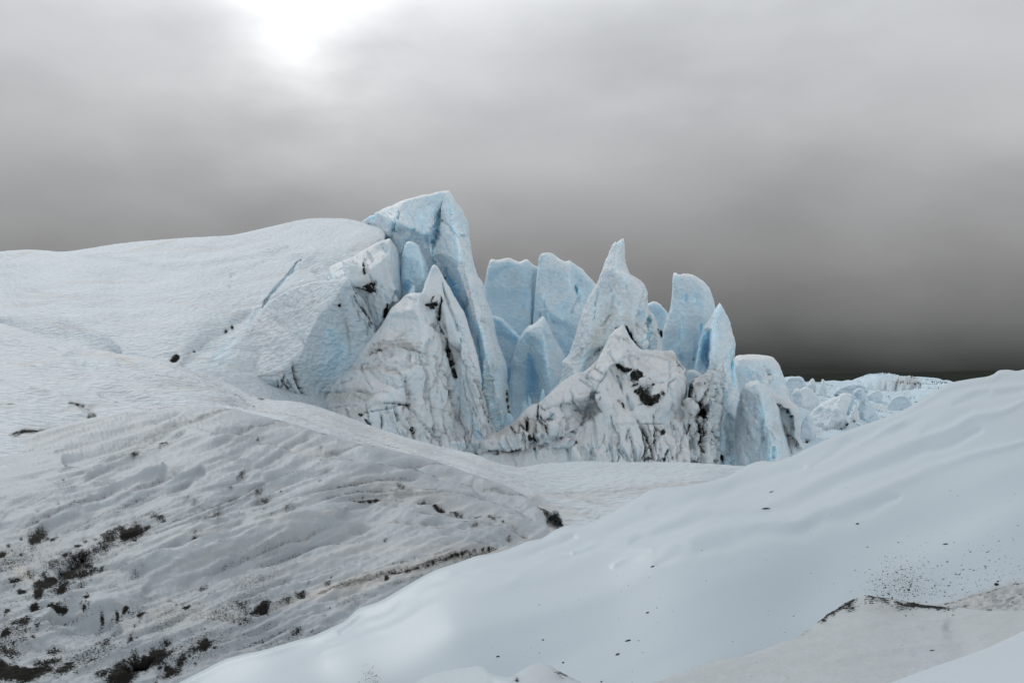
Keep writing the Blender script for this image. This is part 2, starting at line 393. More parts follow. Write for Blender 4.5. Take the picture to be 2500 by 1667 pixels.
# ------------------------------------------------------------------ materials
def ice(name, white=(.86, .885, .90), blue=(.62, .82, .935), warmc=(.56, .55, .52), dirtc=(.018, .018, .016),
        bs=4.0, bd=.05, stretch=(1, 1, 1), b2=18.0, bd2=.01, ds=5.0, rough=.55, sss=0.0, srad=.2, mottle=.25, vor=False, spec=.3, specks=0.0, bdet=5):
    m = bpy.data.materials.new(name); m.use_nodes = True; nt = m.node_tree; N = nt.nodes; L = nt.links; N.clear()
    def nd(t, **k):
        n = N.new(t)
        for a, b in k.items(): setattr(n, a, b)
        return n
    def M(op, a, b=None, clamp=False):
        n = nd('ShaderNodeMath', operation=op); n.use_clamp = clamp
        for i, v in enumerate((a, b)):
            if v is None: continue
            if isinstance(v, (int, float)): n.inputs[i].default_value = v
            else: L.new(v, n.inputs[i])
        return n.outputs[0]
    def mix(f, a, b):
        n = nd('ShaderNodeMix', data_type='RGBA')
        if isinstance(f, float): n.inputs[0].default_value = f
        else: L.new(f, n.inputs[0])
        for i, v in ((6, a), (7, b)):
            if isinstance(v, tuple): n.inputs[i].default_value = (*v, 1)
            else: L.new(v, n.inputs[i])
        return n.outputs[2]
    def att(k): return nd('ShaderNodeAttribute', attribute_name=k).outputs['Fac']
    tc = nd('ShaderNodeTexCoord').outputs['Object']
    mp = nd('ShaderNodeMapping'); mp.inputs['Scale'].default_value = stretch; L.new(tc, mp.inputs[0]); v = mp.outputs[0]
    def noi(scale, det=4, ro=.55, vec=None, dist=0):
        n = nd('ShaderNodeTexNoise'); n.inputs['Scale'].default_value = scale; n.inputs['Detail'].default_value = det
        n.inputs['Roughness'].default_value = ro; n.inputs['Distortion'].default_value = dist; L.new(vec or v, n.inputs['Vector']); return n.outputs['Fac']
    big = noi(bs * .22, 5, .6); fine = noi(bs * 1.7, 4, .6)
    def rng(val, a, b, c=0.0, d=1.0, smooth=False):
        n = nd('ShaderNodeMapRange'); n.clamp = True
        if smooth: n.interpolation_type = 'SMOOTHSTEP'
        L.new(val, n.inputs[0]); 
        for i, q in zip((1, 2, 3, 4), (a, b, c, d)):
            if isinstance(q, (int, float)): n.inputs[i].default_value = q
            else: L.new(q, n.inputs[i])
        return n.outputs[0]
    # crust and bare ice mottled
    bl = M('ADD', att('blue'), M('MULTIPLY', M('SUBTRACT', big, .5), mottle * 2.2)); bl = M('ADD', bl, M('MULTIPLY', M('SUBTRACT', fine, .5), mottle), True)
    col = mix(bl, white, blue)
    col = mix(rng(att('blue'), .95, 1.2), col, tuple(c * m for c, m in zip(blue, (.42, .66, .84))))
    wm = M('MULTIPLY', att('warm'), rng(noi(bs * .6, 5, .65), .32, .62, .35, 1.0)); wm = M('MINIMUM', wm, 1.0)
    col = mix(wm, col, warmc)
    dn = noi(ds, 5, .7, tc)
    dv = att('dirt')
    dust = M('MULTIPLY', rng(noi(ds * .12, 5, .6, tc), .25, .7, .45, 1.0), M('MULTIPLY', dv, .78), True)
    col = mix(dust, col, (.155, .155, .15))
    thr = M('SUBTRACT', .80, M('MULTIPLY', dv, .48))
    spk = rng(dn, M('SUBTRACT', thr, .07), M('ADD', thr, .05), smooth=True)
    col = mix(spk, col, dirtc)
    if specks:
        vo = nd('ShaderNodeTexVoronoi'); vo.inputs['Scale'].default_value = specks; L.new(tc, vo.inputs['Vector'])
        pick = nd('ShaderNodeSeparateColor'); L.new(vo.outputs['Color'], pick.inputs[0])
        size = rng(pick.outputs[0], .80, 1.0, 0.0, .22)
        sp_ = M('LESS_THAN', vo.outputs['Distance'], size)
        col = mix(M('MULTIPLY', sp_, M('GREATER_THAN', pick.outputs[0], .8)), col, (.05, .05, .045))
    bsdf = nd('ShaderNodeBsdfPrincipled'); L.new(col, bsdf.inputs['Base Color'])
    rr = M('ADD', M('MULTIPLY', spk, .3), rough, True); L.new(rr, bsdf.inputs['Roughness'])
    bsdf.inputs['IOR'].default_value = 1.31; L.new(M('MULTIPLY', M('SUBTRACT', 1.0, M('MULTIPLY', spk, .85)), spec), bsdf.inputs['Specular IOR Level'])
    if sss:
        bsdf.subsurface_method = 'BURLEY'
        bsdf.inputs['Subsurface Weight'].default_value = sss; bsdf.inputs['Subsurface Radius'].default_value = (.35, .75, 1.0); bsdf.inputs['Subsurface Scale'].default_value = srad
    if vor:
        vn = nd('ShaderNodeTexVoronoi', feature='SMOOTH_F1'); vn.inputs['Scale'].default_value = bs; vn.inputs['Smoothness'].default_value = .35
        wv = nd('ShaderNodeVectorMath', operation='ADD'); nn = nd('ShaderNodeTexNoise'); nn.inputs['Scale'].default_value = bs * .6; L.new(v, nn.inputs['Vector'])
        sc_ = nd('ShaderNodeVectorMath', operation='SCALE'); sc_.inputs['Scale'].default_value = .9 / bs; L.new(nn.outputs['Color'], sc_.inputs[0])
        L.new(v, wv.inputs[0]); L.new(sc_.outputs[0], wv.inputs[1]); L.new(wv.outputs[0], vn.inputs['Vector'])
        hgt = M('ADD', M('MULTIPLY', vn.outputs['Distance'], .8), M('MULTIPLY', noi(bs * 1.3, 3, .6), .7))
    else: hgt = noi(bs, bdet, .6)
    b1 = nd('ShaderNodeBump'); b1.inputs['Strength'].default_value = 1; b1.inputs['Distance'].default_value = bd; L.new(hgt, b1.inputs['Height'])
    b_2 = nd('ShaderNodeBump'); b_2.inputs['Strength'].default_value = 1; b_2.inputs['Distance'].default_value = bd2; L.new(noi(b2, 4, .65), b_2.inputs['Height'])
    L.new(b1.outputs[0], b_2.inputs['Normal']); L.new(b_2.outputs[0], bsdf.inputs['Normal'])
    out = nd('ShaderNodeOutputMaterial'); L.new(bsdf.outputs[0], out.inputs[0])
    return m

M_serac = ice('serac_ice', sss=.85, srad=.8, bs=3.0, bd=.22, b2=10, bd2=.05, ds=16.0, rough=.5, vor=True, stretch=(1, 1, 1.25), mottle=.22)
M_dirty = ice('dirty_serac_ice', sss=.4, srad=.25, bs=2.6, bd=.20, b2=10, bd2=.05, ds=14, rough=.5, stretch=(1.2, 1.2, .7), mottle=.3)
M_block = ice('block_ice', sss=.6, srad=.35, white=(.69, .73, .755), bs=2.6, bd=.14, b2=10, bd2=.04, ds=14, rough=.5, stretch=(1.2, 1.2, .8), mottle=.2)
M_slope = ice('snow_slope_crust', bs=2.8, bd=.15, b2=9, bd2=.03, ds=14.0, rough=.6, vor=True, mottle=.10, white=(.60, .655, .70), stretch=(.8, 1, 1.6))
M_band = ice('snow_band_crust', bs=3.2, bd=.13, b2=9, bd2=.025, ds=20.0, rough=.6, vor=True, mottle=.14, white=(.60, .65, .69), stretch=(.8, 1, 1.4))
M_far = ice('far_ice', blue=(.50, .70, .82), bs=1.0, bd=.25, b2=3.5, bd2=.1, ds=1.5, rough=.6, vor=True, mottle=.25)
M_streak = ice('dirty_slope_ice', bs=4, bd=.03, b2=16, bd2=.01, ds=36.0, rough=.5, mottle=.22, white=(.43, .475, .51), blue=(.36, .46, .515))
M_mound = ice('smooth_foreground_ice', warmc=(.45, .455, .45), bdet=1, white=(.56, .63, .68), blue=(.42, .53, .60), bs=.8, bd=.012, b2=45, bd2=.0004, ds=30, rough=.42, mottle=.12, sss=0.0, spec=.4)
M_hummock = ice('hummock_ice', white=(.50, .55, .58), blue=(.40, .48, .53), warmc=(.42, .43, .425), bs=9, bd=.012, b2=40, bd2=.003, ds=45, rough=.45, mottle=.3, vor=True)
M_granular = ice('granular_meltwater_ice', white=(.50, .52, .53), blue=(.35, .4, .42), bs=30, bd=.01, b2=90, bd2=.004, ds=30, rough=.3, spec=.6, vor=True)

# ------------------------------------------------------------------ the glacier's surface
def basis(ctrl, p1, p2):
    ev = rbf_fit(ctrl); q = np.array([p1, p2], float); P = unproj(q[:, 0], q[:, 1], ev(q[:, 0], q[:, 1]))
    a = P[1] - P[0]; a /= np.linalg.norm(a); n = np.array([0, -.35, 1.0]); n -= a * (n @ a); n /= np.linalg.norm(n)
    return np.stack([a, np.cross(n, a), n])

# ground: pale sheet far below, out to the horizon, lightened to bounce light
def build_ground():
    m = bpy.data.materials.new('valley_ground'); m.use_nodes = True; nt = m.node_tree
    b = nt.nodes['Principled BSDF']; n = nt.nodes.new('ShaderNodeTexNoise'); n.inputs['Scale'].default_value = .01; n.inputs['Detail'].default_value = 8
    r = nt.nodes.new('ShaderNodeValToRGB'); r.color_ramp.elements[0].color = (.50, .56, .60, 1); r.color_ramp.elements[1].color = (.74, .78, .81, 1)
    tcn = nt.nodes.new('ShaderNodeTexCoord'); nt.links.new(tcn.outputs['Object'], n.inputs['Vector'])
    nt.links.new(n.outputs['Fac'], r.inputs[0]); nt.links.new(r.outputs[0], b.inputs['Base Color']); b.inputs['Roughness'].default_value = .9
    nr, na = 24, 96; V = [(0, 0, -22.0)]; Fc = []
    for i in range(1, nr + 1):
        rad = 9000 * (i / nr) ** 3
        for k in range(na):
            a = 2 * math.pi * k / na
            V.append((rad * math.cos(a), rad * math.sin(a), -22 - min(rad, 1500) * .04))
    for k in range(na): Fc.append((0, 1 + k, 1 + (k + 1) % na))
    for i in range(nr - 1):
        for k in range(na):
            a = 1 + i * na + k; b2 = 1 + i * na + (k + 1) % na
            Fc.append((a, a + na, b2 + na, b2))
    me = bpy.data.meshes.new('ground'); me.from_pydata(V, [], Fc); me.materials.append(m)
    o = bpy.data.objects.new('ground', me); sc.collection.objects.link(o); tag(o, kind='structure')
    # the dark foot of a valley side under the cloud
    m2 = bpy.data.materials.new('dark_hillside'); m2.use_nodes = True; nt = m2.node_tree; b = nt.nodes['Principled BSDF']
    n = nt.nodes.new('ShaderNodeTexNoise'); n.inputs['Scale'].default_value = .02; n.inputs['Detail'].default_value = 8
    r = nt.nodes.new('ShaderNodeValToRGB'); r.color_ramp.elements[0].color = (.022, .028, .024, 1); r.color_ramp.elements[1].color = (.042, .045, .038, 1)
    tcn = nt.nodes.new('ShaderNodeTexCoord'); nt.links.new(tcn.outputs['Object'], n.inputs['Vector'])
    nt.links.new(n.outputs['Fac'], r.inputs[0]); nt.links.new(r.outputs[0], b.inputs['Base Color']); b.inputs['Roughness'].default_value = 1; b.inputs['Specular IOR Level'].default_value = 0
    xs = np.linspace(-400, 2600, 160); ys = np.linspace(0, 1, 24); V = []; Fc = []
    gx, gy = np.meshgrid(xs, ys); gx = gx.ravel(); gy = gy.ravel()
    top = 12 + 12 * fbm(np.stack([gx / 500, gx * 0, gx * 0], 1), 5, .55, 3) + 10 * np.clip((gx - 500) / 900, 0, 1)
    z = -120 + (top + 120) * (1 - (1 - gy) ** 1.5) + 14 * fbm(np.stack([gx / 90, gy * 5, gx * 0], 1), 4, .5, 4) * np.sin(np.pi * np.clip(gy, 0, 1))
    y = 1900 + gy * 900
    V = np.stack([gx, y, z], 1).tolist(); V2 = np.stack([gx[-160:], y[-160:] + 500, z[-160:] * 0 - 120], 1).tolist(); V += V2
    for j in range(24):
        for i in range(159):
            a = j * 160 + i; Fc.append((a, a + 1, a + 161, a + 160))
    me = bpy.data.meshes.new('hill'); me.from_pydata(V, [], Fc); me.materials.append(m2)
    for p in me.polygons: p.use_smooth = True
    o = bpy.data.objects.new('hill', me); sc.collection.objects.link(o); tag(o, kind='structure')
build_ground()

# ---- snow slope rising to the left skyline
SL = [(-900, 640, 118), (-900, 900, 66), (-200, 640, 118), (0, 614, 112), (250, 600, 112), (559, 575, 106), (824, 533, 98), (945, 560, 81), (0, 720, 84), (300, 700, 86), (600, 660, 86), (800, 640, 78), (930, 620, 75),
      (-200, 800, 70), (0, 795, 68), (200, 800, 66), (413, 883, 58), (500, 800, 66), (640, 751, 72), (700, 700, 75), (600, 900, 60), (750, 1000, 60), (850, 800, 72), (900, 1000, 66), (940, 800, 76), (300, 1000, 52), (0, 950, 56)]
out = [(-900, 640), (-100, 624), (0, 614), (40, 610), (77, 609), (115, 612), (149, 615), (184, 612), (268, 598), (330, 590), (383, 586), (459, 580), (520, 577), (559, 575), (600, 567), (631, 560), (686, 548), (725, 538), (766, 532),
       (824, 533), (860, 536), (884, 541), (906, 548), (930, 552), (940, 562), (946, 577), (938, 600), (925, 640), (920, 720), (930, 800), (900, 900), (860, 1020), (700, 1040), (450, 1000), (200, 940), (-900, 900)]
st = [('crev', [(744, 628), (726, 641), (712, 662), (695, 682), (678, 702), (663, 718), (650, 736), (641, 752)], 4.6, 2.2, {'wob': 3, 'blue': .72}),
      ('blue', [(640, 752), (622, 780), (604, 800)], 9, 1.5), ('groove', [(640, 752), (615, 790)], 9, .25),
      ('blue', [(575, 820), (545, 850), (510, 885)], 9, 1.6), ('groove', [(578, 818), (545, 850), (512, 885)], 7, .3), ('groove', [(556, 870), (530, 895)], 7, .22), ('blue', [(556, 868), (530, 895)], 8, 1.6),
      ('groove', [(780, 600), (700, 612), (600, 640), (500, 650), (400, 655), (300, 640), (190, 625), (120, 615)], 7, .25), ('bump', [(700, 600), (600, 625), (450, 648), (350, 640), (200, 622)], 12, .3),
      ('groove', [(410, 658), (460, 663), (510, 655)], 4, .3, {}), ('blue', [(410, 658), (428, 661)], 6, .7),
      ('groove', [(563, 672), (572, 668)], 6, .4), ('blue', [(563, 672), (573, 677)], 6, .7), ('groove', [(560, 696), (570, 702)], 6, .45), ('blue', [(560, 697), (571, 703)], 5, .85),
      ('warm', [(0, 642), (50, 620), (95, 613)], 3.5, .8), ('warm', [(318, 613), (380, 600), (437, 584)], 3, 1.0), ('dirt', [(380, 600), (437, 584)], 1.6, .45), ('groove', [(318, 613), (437, 584)], 3, .12),
      ('warm', [(0, 744), (60, 741), (140, 732)], 3, .7), ('warm', [(250, 812), (400, 800), (560, 790)], 3, .35),
      ('dirt', [(414, 880), (428, 872), (440, 869)], 6.5, 1.25, {'wob': 1.5}), ('groove', [(412, 880), (428, 873), (443, 869)], 8, .35), ('dirt', [(471, 846), (479, 841)], 3.5, 1.1), ('dirt', [(547, 801), (556, 797)], 3.5, 1.1), ('dirt', [(563, 792), (571, 790)], 4, 1.1),  # first mark paints the shade inside a dark hole as black
      ('dirt', [(440, 868), (500, 828), (571, 788)], 1.6, .5), ('groove', [(420, 880), (500, 828), (571, 788)], 5, .18), ('groove', [(610, 760), (520, 830), (440, 880)], 22, .35),
      ('bump', [(0, 800), (80, 822), (180, 870)], 20, .3), ('groove', [(0, 778), (100, 800), (200, 835), (300, 850)], 26, .5),
      ('blue', [(0, 800), (60, 826), (110, 845)], 10, .45), ('blue', [(60, 660), (200, 650), (300, 670)], 25, .25), ('blue', [(420, 700), (480, 720)], 30, .2),
      ('bump', [(735, 650), (766, 622), (810, 624), (846, 632), (882, 650)], 13, .55, {'taper': .5}), ('groove', [(760, 660), (800, 652), (850, 660), (890, 670)], 12, .4), ('bump', [(650, 745), (690, 715), (757, 690), (846, 683)], 10, .4), ('groove', [(640, 640), (690, 625), (740, 628)], 10, .25),
      ('crack', [(852, 610), (905, 598), (940, 582)], 5, .12, {'deep': .5})]
rl = np.random.default_rng(4); tp = np.array(out[2:27], float); bt = np.array([(0, 795), (230, 850), (413, 885), (600, 960), (940, 1000)], float)
for _ in range(46):
    t = rl.uniform(.03, .95); x = rl.uniform(-40, 760); xs = np.linspace(x, min(x + rl.uniform(60, 380), 900), 9); tt = t + np.linspace(0, rl.uniform(-.1, .05), 9)
    p = list(zip(xs, np.interp(xs, tp[:, 0], tp[:, 1]) * (1 - tt) + np.interp(xs, bt[:, 0], bt[:, 1]) * tt))
    st.append(('groove', p, rl.uniform(2.5, 6), rl.uniform(.1, .35)))
    if rl.random() < .3: st.append(('warm', p, 4, rl.uniform(.15, .5)))
o, _ = relief('snow_slope', M_slope, out, 3.0, ctrl=SL, strokes=st, blue=.13, rel=1.7, thick=26, rnd=(4, 2.0), jag=.45, edgeR=160, rc=1,
              noise=[('fbm', .35, 9, 9, 4, 11), ('fbm', .14, 3, 3, 1.5, 14), ('scallop', .035, .55, .9, .3, 12), ('fbm', .05, .35, .5, .25, 13)])
tag(o, kind='structure')

# shelf edge of the slope: its blue cut side
# ---- snow bands sweeping down in the middle distance
SB = [(-900, 700, 64), (-900, 1200, 28), (-200, 780, 62), (0, 795, 60), (200, 850, 56), (413, 883, 52), (620, 967, 50), (754, 985, 49), (927, 1048, 47), (1096, 1095, 45), (1286, 1137, 44), (1425, 1123, 48), (1620, 1128, 48), (1812, 1137, 46), (1950, 1120, 44),
      (0, 900, 46), (237, 1017, 38), (400, 998, 40), (0, 990, 36), (0, 1090, 30), (497, 992, 41), (689, 1027, 39), (800, 1061, 38), (1000, 1110, 37), (1144, 1160, 35), (1328, 1254, 36), (1343, 1300, 34), (1500, 1220, 39), (1600, 1191, 41), (1700, 1165, 43), (1400, 1400, 30), (1800, 1260, 40), (0, 1250, 24), (800, 1200, 30)]
out = [(-900, 700), (0, 786), (76, 812), (160, 838), (230, 850), (306, 866), (360, 874), (413, 885), (478, 906), (535, 924), (593, 950), (620, 967), (673, 977), (704, 977), (754, 985), (790, 996), (846, 1015), (927, 1048), (1025, 1077), (1096, 1095), (1130, 1102), (1157, 1108),
       (1210, 1128), (1258, 1139), (1286, 1139), (1320, 1132), (1425, 1124), (1500, 1128), (1578, 1128), (1650, 1127), (1721, 1131), (1812, 1138), (1900, 1140), (2000, 1160), (1900, 1260), (1500, 1420), (1200, 1420), (900, 1200), (500, 1120), (0, 1200), (-900, 1200)]
st = [('bump', [(-50, 815), (0, 828), (60, 838), (115, 851), (172, 878), (268, 904), (421, 931), (490, 943), (600, 985)], 13, .4),
      ('groove', [(150, 880), (175, 868), (205, 862), (245, 858), (285, 865), (300, 885), (345, 893), (385, 910), (440, 925)], 8, .35), ('warm', [(175, 874), (230, 862), (285, 868), (345, 893)], 7, .8), ('blue', [(180, 880), (230, 900), (250, 893)], 10, .6), ('groove', [(205, 895), (240, 905)], 9, .3),
      ('bump', [(245, 862), (300, 850), (380, 885), (460, 915), (540, 940)], 9, .3),
      ('blue', [(268, 868), (300, 862), (360, 885)], 8, .35), ('crack', [(385, 905), (398, 928)], 1.8, .3), ('crack', [(441, 915), (440, 938)], 2, .4),
      ('bump', [(0, 893), (100, 890), (153, 885), (200, 920), (300, 955), (420, 985)], 12, .28),
      ('groove', [(0, 880), (90, 888), (160, 915), (240, 935)], 7, .28), ('warm', [(0, 888), (80, 886), (153, 884)], 3, .8), ('blue', [(150, 910), (240, 940)], 8, .4),
      ('bump', [(0, 925), (77, 950), (122, 966), (180, 995), (237, 1015)], 10, .35), ('crack', [(70, 953), (100, 962), (124, 970)], 3, .6, {'deep': .2}), ('crack', [(165, 992), (187, 990), (210, 992)], 4, .85, {'deep': .2}), ('crack', [(190, 1000), (232, 1004)], 3, .55),
      ('crack', [(-20, 985), (10, 985), (40, 984)], 3.5, .8), ('dirt', [(210, 1022), (237, 1018)], 6, .75),
      ('dirt', [(20, 1062), (60, 1052), (100, 1050), (150, 1045), (200, 1030)], 7, .9), ('crack', [(30, 1068), (62, 1054), (90, 1050), (130, 1055), (160, 1045)], 4, 1.0, {'deep': .35}),
      ('groove', [(240, 960), (330, 985), (450, 990), (560, 1000)], 14, .3), ('warm', [(300, 985), (480, 990)], 8, .35),
      ('warm', [(580, 932), (600, 955), (618, 965)], 5, .9), ('crack', [(590, 950), (604, 955), (614, 968)], 1.8, .9), ('dirt', [(628, 971), (650, 973)], 4, .8),
      ('groove', [(760, 1005), (850, 1040), (950, 1075), (1050, 1105), (1150, 1130)], 5, .2), ('warm', [(740, 995), (850, 1034), (960, 1060)], 6, .45),
      ('bump', [(700, 1000), (850, 1045), (1000, 1090), (1150, 1125)], 9, .18),
      ('crack', [(650, 1004), (700, 1006)], 2, .4), ('warm', [(560, 990), (700, 1015), (760, 1040)], 6, .5), ('crack', [(690, 1030), (760, 1048), (860, 1085)], 2.5, .3),
      ('groove', [(1180, 1112), (1240, 1140), (1290, 1145)], 9, .35), ('warm', [(1240, 1140), (1290, 1146)], 6, .5),
      ('crack', [(1290, 1204), (1340, 1199), (1440, 1202), (1560, 1195), (1640, 1184), (1740, 1172)], 2.2, .42, {'deep': .15}), ('warm', [(1290, 1206), (1450, 1212), (1560, 1200), (1640, 1187), (1720, 1176)], 8, .6),
      ('warm', [(1300, 1215), (1370, 1245), (1440, 1250)], 14, .7), ('crack', [(1380, 1205), (1440, 1222), (1500, 1232)], 3, .4), ('groove', [(1300, 1215), (1380, 1250), (1460, 1262)], 14, .4),
      ('crev', [(1340, 1262), (1372, 1280)], 13, 1.6, {'blue': .1}), ('dirt', [(1325, 1240), (1345, 1270), (1375, 1284)], 16, .75), ('crack', [(1290, 1212), (1318, 1240), (1338, 1268)], 4, .7), ('crack', [(1360, 1262), (1378, 1270), (1400, 1272)], 4, .8), ('warm', [(1345, 1290)], 30, 1.0),
      ('warm', [(1050, 1120), (1180, 1125), (1280, 1135)], 9, .35)]
rb = np.random.default_rng(8); tp = np.array(out[1:32], float)
bt = np.array([(0, 1090), (237, 1017), (400, 998), (497, 992), (620, 1012), (689, 1027), (800, 1061), (950, 1098), (1144, 1155), (1278, 1207), (1340, 1290), (1500, 1300)], float)
for _ in range(75):
    t = rb.uniform(.04, .97); x = rb.uniform(-60, 1100); ln = rb.uniform(80, 420); xs = np.linspace(x, min(x + ln, 1300), 9)
    dt = rb.uniform(-.12, .12); tt = t + np.linspace(0, dt, 9)
    ys = np.interp(xs, tp[:, 0], tp[:, 1]) * (1 - tt) + np.interp(xs, bt[:, 0], bt[:, 1]) * tt
    p = list(zip(xs, ys)); w = rb.uniform(2, 6)
    st.append(('groove', p, w, rb.uniform(.2, .5))); st.append(('bump', [(q[0], q[1] + w * 1.3) for q in p], w, rb.uniform(.1, .3)))
    if rb.random() < .55: st.append(('warm', p, w * 1.2, rb.uniform(.2, .6)))
    if rb.random() < .22: st.append(('dirt', p, w * .6, rb.uniform(.15, .35)))
o, _ = relief('snow_ridge', M_band, out, 3.0, ctrl=SB, strokes=st, blue=.10, warm=.02, rel=2.0, thick=14, rnd=(4, 1), jag=1.0, edgeR=120,
              noise=[('fbm', .22, 4, 4, 2.5, 21), ('scallop', .04, .6, .8, .25, 22), ('fbm', .03, .3, .5, .2, 23)])
tag(o, kind='structure')

# ---- streaked, dirt-covered slope on the left
DS = [(-900, 1140, 29), (-900, 1850, 13.5), (-200, 1110, 30), (0, 1090, 30.5), (237, 1017, 36), (497, 992, 38.5), (689, 1027, 37), (800, 1061, 35), (1000, 1105, 33), (1144, 1155, 31), (1278, 1205, 28.5), (1343, 1300, 24.5), (-200, 1700, 14.5), (0, 1667, 15), (250, 1667, 15), (432, 1667, 15.5), (700, 1667, 16.5),
      (600, 1500, 18), (900, 1473, 18.8), (300, 1400, 19.5), (0, 1350, 20), (600, 1250, 24), (1000, 1400, 20.3), (1200, 1350, 22.5), (900, 1250, 25.5), (344, 1113, 28.5), (536, 1075, 30), (800, 1124, 29), (900, 1140, 28.5), (1000, 1700, 16), (1290, 1312, 23.8), (1400, 1400, 22.5), (650, 1050, 34), (1000, 1190, 27), (0, 1500, 17.2), (0, 1200, 25)]
out = [(-900, 1140), (-100, 1105), (0, 1088), (80, 1060), (160, 1036), (237, 1017), (300, 1008), (400, 998), (497, 992), (574, 1000), (620, 1012), (689, 1027), (731, 1042), (800, 1061), (853, 1078), (950, 1098), (1050, 1120), (1144, 1155), (1202, 1175), (1250, 1192), (1278, 1207), (1305, 1228), (1328, 1256), (1335, 1280),
       (1343, 1300), (1400, 1340), (1350, 1450), (1100, 1600), (900, 1750), (-900, 1850)]
def blob(x, y, r, a, asp=1.6, ang=25): return ('dirt', [(x, y)], r, a, {'asp': asp, 'ang': ang, 'wob': 3 + r * .8})
